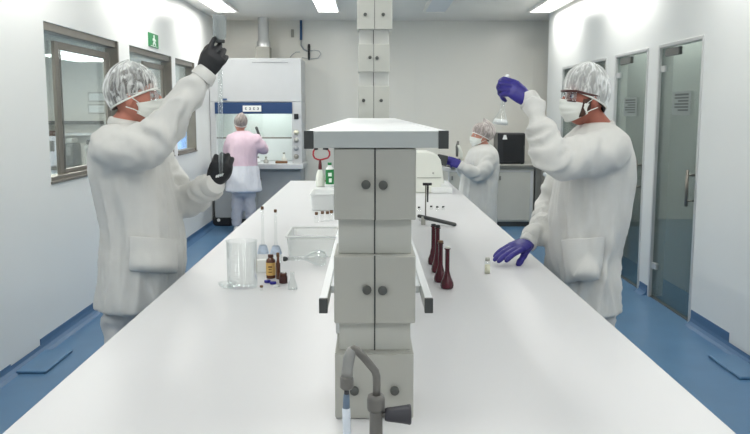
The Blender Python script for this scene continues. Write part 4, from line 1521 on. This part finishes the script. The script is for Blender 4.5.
# amber bottle with yellow label
p = at(271, 278); s = scl(p)
t = thing('reagent_bottle', 'brown glass bottle with a yellow label on the bench left', 'bottle', p)
r_, h_ = 4.7 / s, 24 / s
bm = B(); lathe(bm, [(0, 0), (r_ * .95, 0), (r_, .004), (r_, h_ * .74), (r_ * .75, h_ * .82), (r_ * .5, h_ * .86), (r_ * .5, h_ * .9), (0, h_ * .9)], (0, 0, 0), 24)
local('body', bm, 'amber_brown', t, smooth=True)
bm = B(); lathe(bm, [(r_ * 1.015, h_ * .14), (r_ * 1.02, h_ * .15), (r_ * 1.02, h_ * .66), (r_ * 1.015, h_ * .67)], (0, 0, 0), 24)
local('label', bm, 'yellow_label', t, smooth=True)
bm = B(); bx(bm, -r_ * .4, r_ * .4, -r_ * 1.045, -r_ * .99, h_ * .48, h_ * .53); bx(bm, -r_ * .35, r_ * .3, -r_ * 1.045, -r_ * .99, h_ * .38, h_ * .41); bx(bm, -r_ * .4, r_ * .35, -r_ * 1.045, -r_ * .99, h_ * .27, h_ * .30)
local('print', bm, 'amber_brown', t)
bm = B(); lathe(bm, [(0, h_ * .88), (r_ * .6, h_ * .88), (r_ * .6, h_), (0, h_)], (0, 0, 0), 18)
local('cap', bm, 'dark_brown', t, smooth=True, bevel=.001)
# slim brown bottle behind, dark jar before
p = at(278.3, 279); s = scl(p)
t = thing('reagent_bottle', 'slim brown bottle with a tan stopper just right of the yellow-labelled one', 'bottle', p)
bm = B(); lathe(bm, [(0, 0), (.0085, 0), (.009, .003), (.009, .062), (.005, .075), (.005, .090), (0, .090)], (0, 0, 0), 18)
local('body', bm, 'amber_brown', t, smooth=True)
bm = B(); lathe(bm, [(0, .088), (.0062, .088), (.0062, .104), (0, .106)], (0, 0, 0), 14)
local('stopper', bm, 'brown_cap', t, smooth=True)
p = at(283.3, 283); s = scl(p)
t = thing('jar', 'short dark brown jar in front of the slim brown bottle', 'jar', p)
bm = B(); lathe(bm, [(0, 0), (.0150, 0), (.016, .002), (.016, .026), (.0135, .029), (0, .029)], (0, 0, 0), 22)
local('body', bm, 'dark_brown', t, smooth=True)
bm = B(); lathe(bm, [(0, .029), (.0145, .029), (.0145, .039), (.0135, .040), (0, .040)], (0, 0, 0), 22)
local('lid', bm, 'amber_brown', t, smooth=True)
for k, (px, py, lab) in enumerate(((267.5, 282.5, 'dark blue screw cap lying below the yellow-labelled bottle'), (273, 284, 'dark blue screw cap lying beside the short brown jar'))):
    p = at(px, py)
    bm = B(); lathe(bm, [(0, 0), (.0115, 0), (.0125, .001), (.0125, .008), (.011, .0095), (0, .0095)], p, 20)
    tag(obj('screw_cap', bm, 'blue_cap', smooth=True), lab, 'cap', 'blue caps beside the brown bottle')
p = at(276.5, 286.5)
bm = B(); lathe(bm, [(0, 0), (.012, 0), (.012, .004), (0, .004)], p, 20)
tag(obj('lid', bm, 'plastic_white', smooth=True), 'flat white lid lying in front of the short brown jar', 'lid')
p = at(261.5, 290.5)
t = thing('vial', 'tiny vial with a brown cap standing alone before the blue caps', 'vial', p)
bm = B(); lathe(bm, [(0, 0), (.0055, 0), (.0055, .012), (0, .012)], (0, 0, 0), 14)
local('body', bm, 'glassware', t, smooth=True)
bm = B(); lathe(bm, [(0, .012), (.0062, .012), (.0062, .019), (0, .020)], (0, 0, 0), 14)
local('cap', bm, 'brown_cap', t, smooth=True)
# small clear conical vial
p = at(292.5, 289)
t = thing('flask', 'small empty clear conical flask in front of the white tub', 'flask', p)
bm = B(); lathe(bm, [(0, .0008), (.018, .0008), (.0195, .004), (.0185, .010), (.008, .045), (.008, .062), (.0095, .064), (.008, .064), (.0066, .045), (.017, .010), (.017, .003), (0, .003)], (0, 0, 0), 22)
local('glass', bm, 'glassware', t, smooth=True)


def tub(label, p0, p1, front_py, depth, hh, mat_='tub_plastic', group='white tubs beside the rack'):
    """open tub with a rolled rim; p0, p1 front lower corners (pixels)"""
    a, b = at(p0, front_py), at(p1, front_py)
    wdt = b.x - a.x
    t = thing('tub', label, 'tub', ((a.x + b.x) / 2, a.y + depth / 2, BZ), group)
    bm = B(); x, y, q = wdt / 2, depth / 2, .93
    th = .0022
    def ring(x, y, z, r=.02, n=6):
        out = []
        for cxs, cys, a0 in ((1, 1, 0), (-1, 1, PI / 2), (-1, -1, PI), (1, -1, 1.5 * PI)):
            for k in range(n + 1):
                an = a0 + PI / 2 * k / n
                out.append(bm.verts.new((cxs * (x - r) + r * math.cos(an), cys * (y - r) + r * math.sin(an), z)))
        return out
    rs = [ring(x * q * .96, y * q * .96, .0005), ring(x * q, y * q, .004), ring(x, y, hh - .004), ring(x, y, hh), ring(x - th, y - th, hh), ring(x * q - th, y * q - th, .0065)]
    n = len(rs[0])
    for c, d in zip(rs[:-1], rs[1:]):
        for k in range(n): bm.faces.new((c[k], c[(k + 1) % n], d[(k + 1) % n], d[k]))
    bm.faces.new(rs[0][::-1]); bm.faces.new(rs[-1])
    local('body', bm, mat_, t, smooth=False)
    bm = B(); pts = []
    for v in ring(x + .003, y + .003, hh): pts.append(v.co.copy())
    bm.clear()
    pts.append(pts[0])
    tube(bm, pts, [(.005, .004)] * len(pts), 8, caps=False)
    local('rim', bm, 'plastic_white', t, smooth=True)
    return t


tub('translucent white tub beside the rack with a flask lying before it', 286.5, 337, 258, .30, .095)
tub('smaller white tub behind the brown-capped vials', 310.5, 335, 211, .34, .11, 'plastic_white')
# flask lying on the bench in front of the tub
p = at(318, 266); s = scl(p)
t = thing('volumetric_flask', 'clear flask lying on its side before the translucent tub', 'flask', p, 'clear volumetric flasks')
R = basis((0, 0, 0), (0, 0, 1), (-.96, -.12, .05)).to_3x3()
bm = B(); R_, H = .034, .155
lathe(bm, [(0, -.035), (.024, -.035), (.031, -.028), (.034, -.008), (.028, .018), (.011, .046), (.008, .062), (.008, .125), (.0105, .129), (.0085, .129), (.0066, .062), (.009, .048), (.026, .018), (.032, -.008), (.029, -.027), (0, -.032)], (0, 0, .034), 28, R)
local('glass', bm, 'glassware', t, smooth=True)
bm = B(); lathe(bm, [(0, .126), (.0062, .126), (.011, .14), (.009, .148), (0, .148)], (0, 0, .034), 14, R)
local('stopper', bm, 'cap_grey', t, smooth=True)
# brown-capped vials behind the tub
vd = [(316.5, 222.5, 'brown-capped vial behind the translucent tub, farthest from the rack'), (322.5, 221.5, 'brown-capped vial behind the translucent tub, second from its left end'),
      (327.5, 221.5, 'brown-capped vial behind the translucent tub, third from its left end'), (331.5, 220.5, 'brown-capped vial behind the translucent tub, closest to the rack')]
proto = None
for px, py, lab in vd:
    p = at(px, py)
    if proto is None:
        proto = thing('vial', lab, 'vial', p, 'brown-capped vials behind the tub')
        bm = B(); lathe(bm, [(0, 0), (.011, 0), (.012, .002), (.012, .040), (.008, .046), (0, .046)], (0, 0, 0), 18)
        local('body', bm, 'glassware', proto, smooth=True)
        bm = B(); lathe(bm, [(0, .046), (.009, .046), (.0095, .048), (.0095, .062), (0, .063)], (0, 0, 0), 16)
        local('cap', bm, 'brown_cap', proto, smooth=True)
    else:
        dup(proto, p, lab)
# brown bits behind the small tub
for px, py, lab in ((319, 186, 'small brown-topped vial standing before the red-armed bottle'), (326, 187, 'small brown-topped vial standing before the green-labelled bottle')):
    dup(proto, at(px, py), lab)
# red armed wash bottle
p = at(320.3, 186.5); s = scl(p)
t = thing('wash_bottle', 'white bottle with dark neck and two curved red arms near the far bench end', 'bottle', p)
k = 1 / s
bm = B(); lathe(bm, [(0, 0), (4.2 * k, 0), (4.6 * k, .01), (4.6 * k, 8 * k), (3.6 * k, 13 * k), (1.8 * k, 17 * k), (1.5 * k, 18.5 * k), (0, 18.5 * k)], (0, 0, 0), 20)
local('body', bm, 'cream', t, smooth=True)
bm = B(); lathe(bm, [(0, 17 * k), (1.9 * k, 17 * k), (1.7 * k, 21 * k), (1.1 * k, 27 * k), (0, 27 * k)], (0, 0, 0), 16)
local('neck', bm, 'dark_red', t, smooth=True)
for sg, x1 in ((-1, -6.8), (1, 9.6)):
    bm = B()
    x1 = x1 * 1.0
    tube(bm, [(0, 0, 26.5 * k), (sg * 3 * k, 0, 27.2 * k), (x1 * .82 * k, 0, 28.6 * k), (x1 * k, 0, 31.5 * k), (x1 * .98 * k, 0, 34.5 * k), (x1 * .78 * k, 0, 37.3 * k)], .85 * k, 10, round_caps=True)
    o = local('arm', bm, 'red_rubber', t, smooth=True)
    bm = B(); tube(bm, [(x1 * .86 * k, 0, 37.2 * k), (x1 * .30 * k, 0, 37.6 * k)], [1.2 * k, .9 * k], 10)
    q = local('grip', bm, 'black', o, smooth=True)
p = at(329.8, 187); s = scl(p); k = 1 / s
t = thing('reagent_bottle', 'clear bottle with a green label beside the red-armed bottle', 'bottle', p)
bm = B(); lathe(bm, [(0, 0), (3.9 * k, 0), (4.1 * k, .006), (4.1 * k, 18 * k), (1.7 * k, 21 * k), (1.7 * k, 23 * k), (0, 23 * k)], (0, 0, 0), 20)
local('body', bm, 'plastic_white', t, smooth=True)
bm = B(); lathe(bm, [(4.14 * k, 3 * k), (4.2 * k, 3.2 * k), (4.2 * k, 17.5 * k), (4.14 * k, 17.7 * k)], (0, 0, 0), 20)
lb = local('label', bm, 'green_label', t, smooth=True)
bm = B(); bx(bm, -1.4 * k, 2.2 * k, -4.5 * k, -4.0 * k, 11 * k, 14.5 * k); bx(bm, -.6 * k, 2.2 * k, -4.5 * k, -4.0 * k, 5 * k, 9 * k)
local('mark', bm, 'sign_white', lb)
bm = B(); lathe(bm, [(0, 22 * k), (2 * k, 22 * k), (2 * k, 24.5 * k), (0, 24.5 * k)], (0, 0, 0), 16)
local('cap', bm, 'green_label', t, smooth=True)

# -- right side
# amber flasks
vol_flask('dark amber flask, nearest the camera of the four', 447, 288.5, 43, 'amber', 13.5, 'cream', 'amber volumetric flasks', nk=.34)
vol_flask('dark amber flask, second from the camera of the four', 440.3, 282, 42, 'amber', 13, 'brown_cap', 'amber volumetric flasks', nk=.36)
vol_flask('dark amber flask with black stopper, third from the camera of the four', 437.2, 272.5, 48, 'amber', 12, 'black', 'amber volumetric flasks', nk=.38)
vol_flask('dark amber flask with black stopper, farthest from the camera of the four', 433.2, 264.5, 41, 'amber', 11, 'black', 'amber volumetric flasks', nk=.40)
# ring stand
p = at(425.5, 220); s = scl(p); k = 1 / s
t = thing('ring_stand', 'small metal stand with a black clamp head beside the rack on the right', 'stand', p)
bm = B(); bx(bm, -7 * k, 8 * k, -.03, .06, 0, .010)
local('base', bm, 'alu', t, bevel=.003)
bm = B(); tube(bm, [(0, 0, .008), (0, 0, 36 * k)], .0042, 10)
local('rod', bm, 'steel', t, smooth=True)
bm = B(); tube(bm, [(-3 * k, 0, 36 * k), (6 * k, 0, 36 * k)], .0085, 10)
local('clamp_head', bm, 'black', t, smooth=True)
bm = B(); tube(bm, [(2 * k, 0, 36 * k), (2 * k, 0, 18 * k)], [.006, .0045], 10)
local('clamp_stem', bm, 'black', t, smooth=True)
# vials near the stand
pv = None
for px, py, cm, lab in ((431.2, 209.5, 'black', 'small clear vial right beside the ring stand, dark cap'), (437.2, 210, 'cap_grey', 'small clear vial in the middle of the short row by the ring stand'), (443.2, 210, 'cap_grey', 'small clear vial at the outer end of the short row by the ring stand'), (419, 210.5, 'cap_grey', 'small clear vial between the rack and the ring stand')):
    p = at(px, py)
    if pv is None:
        pv = thing('vial', lab, 'vial', p, 'small vials by the ring stand')
        bm = B(); lathe(bm, [(0, 0), (.010, 0), (.0105, .001), (.0105, .016), (0, .016)], (0, 0, 0), 16)
        local('body', bm, 'glassware', pv, smooth=True)
        bm = B(); lathe(bm, [(0, .016), (.0085, .016), (.0085, .026), (0, .027)], (0, 0, 0), 14)
        local('cap', bm, 'cap_grey', pv, smooth=True)
    else:
        dup(pv, p, lab)
# long grey instrument lying by the stand
a, b = at(419, 224.5), at(454.5, 226.5)
t = thing('burette_clamp', 'long dark grey clamp lying on the bench before the ring stand', 'clamp', a)
bm = B(); tube(bm, [a + Vector((0, 0, .050)), a.lerp(b, .3) + Vector((0, 0, .038)), b + Vector((0, 0, .012))], [(.010, .014), (.012, .016), (.011, .016)], 12, ref=(0, 0, 1), round_caps=True)
obj('arm', bm, 'cap_grey', t, smooth=True)
bm = B(); q = a.lerp(b, .12); bx(bm, q.x - .012, q.x + .012, q.y - .016, q.y + .016, BZ, BZ + .05)
obj('foot', bm, 'cab_grey', t, bevel=.003)
# cream instrument with a rounded lid
p = at(421, 193); s = scl(p); k = 1 / s
t = thing('centrifuge', 'cream instrument with a rounded lid beyond the rack on the right', 'instrument', p)
bm = B()
prof = [(-20, 0), (23.5, 0), (24, 6), (22.5, 14), (21.2, 24), (19.5, 33), (16, 38), (8, 40.5), (-20, 41)]
f0 = [bm.verts.new((x * k, 0, z * k)) for x, z in prof]
f1 = [bm.verts.new((x * k, .40, z * k)) for x, z in prof]
n = len(prof)
bm.faces.new(f0); bm.faces.new(f1[::-1])
for i in range(n): bm.faces.new((f0[i], f0[(i + 1) % n], f1[(i + 1) % n], f1[i]))
local('housing', bm, 'cream', t, bevel=.012, segs=3)
bm = B(); bx(bm, 10 * k, 31 * k, -.03, .36, 0, 6 * k)
bx(bm, 20 * k, 28 * k, -.02, .34, 6 * k, 9.5 * k)
local('side_tray', bm, 'plastic_white', t, bevel=.008)
bm = B(); bx(bm, -4 * k, 20 * k, -.006, -.001, 15.0 * k, 15.7 * k)
local('lid_seam', bm, 'cab_grey', t)
bm = B(); lathe(bm, [(0, 0), (.008, 0), (.008, .006), (0, .006)], (12 * k, -.001, 20 * k), 12, Matrix.Rotation(PI / 2, 3, 'X'))
local('button', bm, 'cab_grey', t, smooth=True)
# vial at the right man's fingertips
p = at(487.3, 273.5); s = scl(p); k = 1 / s
t = thing('vial', 'small vial of pale yellow liquid at the blue-gloved fingertips on the bench', 'vial', p)
bm = B(); lathe(bm, [(0, 0), (2.9 * k, 0), (3.1 * k, .002), (3.1 * k, 12.2 * k), (2.2 * k, 13.2 * k), (0, 13.2 * k)], (0, 0, 0), 20)
local('glass', bm, 'glassware', t, smooth=True)
bm = B(); lathe(bm, [(0, .001), (2.7 * k, .001), (2.8 * k, 9.0 * k), (0, 9.0 * k)], (0, 0, 0), 20)
local('liquid', bm, 'cream_liquid', t, smooth=True)
bm = B(); lathe(bm, [(0, 13 * k), (2.3 * k, 13 * k), (2.3 * k, 15.8 * k), (2 * k, 16.2 * k), (0, 16.2 * k)], (0, 0, 0), 16)
local('cap', bm, 'cab_grey', t, smooth=True)

# ================================================================== BEYOND THE LEFT WINDOWS
# counter with equipment and shelves on the end wall of the room behind the glass
ey = YB - .02
e = lambda px, py: at_y(px, py, ey)
EX0, EX1 = -4.58, XL - .15
t = thing('far_counter', 'pale counter with a dark top on the end wall beyond the first left window', 'counter', (-3.7, ey - .3, 0))
ez = .80
bm = B(); bx(bm, EX0, -2.9, ey - .55, ey, ez - .04, ez)
obj('countertop', bm, 'steel_dark', t)
bm = B(); bx(bm, EX0 + .02, -2.92, ey - .5, ey, 0, ez - .04)
obj('carcass', bm, 'shelf_white', t)
for k, (pa_, pb_, lab) in enumerate(((121, 124.5, 'upper dark shelf on the end wall beyond the first left window'), (133, 135.5, 'lower pale shelf on the end wall beyond the first left window'))):
    bm = B(); bx(bm, e(42, 120).x, e(104, 120).x, ey - .22, ey, at_y(70, pb_, ey - .22).z, at_y(70, pa_, ey - .22).z)
    tag(obj('wall_shelf', bm, ('black_box', 'alu')[k]), lab, 'shelf', 'shelves beyond the first window')
for k, (l, r, tp, bt, lab) in enumerate(((88, 106, 92, 102, 'upper framed chart on the end wall beyond the first left window'), (88, 106, 104, 114, 'lower framed chart on the end wall beyond the first left window'))):
    t = thing('wall_chart', lab, 'chart', e((l + r) / 2, bt), 'charts beyond the first window')
    x0, x1, z0, z1 = e(l, bt).x, e(r, bt).x, e(l, bt).z, e(l, tp).z
    bm = B(); bx(bm, x0, x1, ey, ey + .015, z0, z1)
    obj('frame', bm, 'cab_grey', t)
    bm = B(); bx(bm, x0 + .02, x1 - .02, ey - .004, ey - .0005, z0 + .02, z1 - .02)
    obj('sheet', bm, 'paper', t)
for k, (l, r, hgt, m, top, lab) in enumerate(((45, 57, .42, 'coat_blue_white', 'dark_brown', 'pale blue case with dark brown top, added for an unclear shape beyond the first window'), (64, 73, .32, 'black_box', 'cab_grey', 'dark instrument on the counter beyond the first left window'), (84, 96, .30, 'cab_grey', 'black_box', 'grey instrument on the counter beyond the first left window'))):  # the pale blue case is made up for a blurred, unidentified shape
    x0, x1 = at_y(l, 150, ey - .45).x, at_y(r, 150, ey - .45).x
    t = thing('bench_instrument', lab, 'instrument', ((x0 + x1) / 2, ey - .28, ez), 'instruments beyond the first window')
    bm = B(); bx(bm, x0, x1, ey - .45, ey - .12, ez, ez + hgt)
    obj('case', bm, m, t, bevel=.02)
    bm = B(); bx(bm, x0 + .02, x1 - .02, ey - .42, ey - .15, ez + hgt, ez + hgt + .07)
    obj('top_unit', bm, top, t, bevel=.02)
    bm = B(); bx(bm, x0 + .03, x1 - .03, ey - .455, ey - .4505, ez + hgt * .5, ez + hgt * .85)
    obj('panel', bm, 'steel_dark', t)
# monitor beyond the third window
MXX = -2.40
l0, l1 = at_x(176.5, 141, MXX), at_x(187, 141, MXX)
c = (l0 + l1) / 2
zt_, zb_ = at_x(181.5, 128, MXX).z, at_x(181.5, 153, MXX).z
t = thing('monitor', 'lit blue monitor screen seen through the third left window', 'monitor', (MXX - .02, c.y, .80))
bm = B(); bx(bm, MXX - .04, MXX - .005, l0.y - .02, l1.y + .02, zb_ - .02, zt_ + .02)
obj('case', bm, 'cap_grey', t, bevel=.004)
bm = B(); bx(bm, MXX - .0048, MXX - .002, l0.y, l1.y, zb_, zt_)
obj('screen', bm, 'screen', t)
bm = B(); bx(bm, MXX - .05, MXX - .01, c.y - .03, c.y + .03, .82, zb_); bx(bm, MXX - .14, MXX + .06, c.y - .14, c.y + .14, .80, .82)
obj('stand', bm, 'cap_grey', t)
t = thing('window_desk', 'desk under the monitor beyond the third left window', 'desk', (-2.6, c.y, 0))
bm = B(); bx(bm, -2.85, -2.29, c.y - .7, c.y + .4, .765, .80)
obj('desktop', bm, 'shelf_white', t)
for (x, y) in ((-2.80, -.65), (-2.80, .35), (-2.34, -.65), (-2.34, .35)):
    bm = B(); bx(bm, x - .02, x + .02, c.y + y - .02, c.y + y + .02, 0, .765)
    obj('leg', bm, 'alu', t)
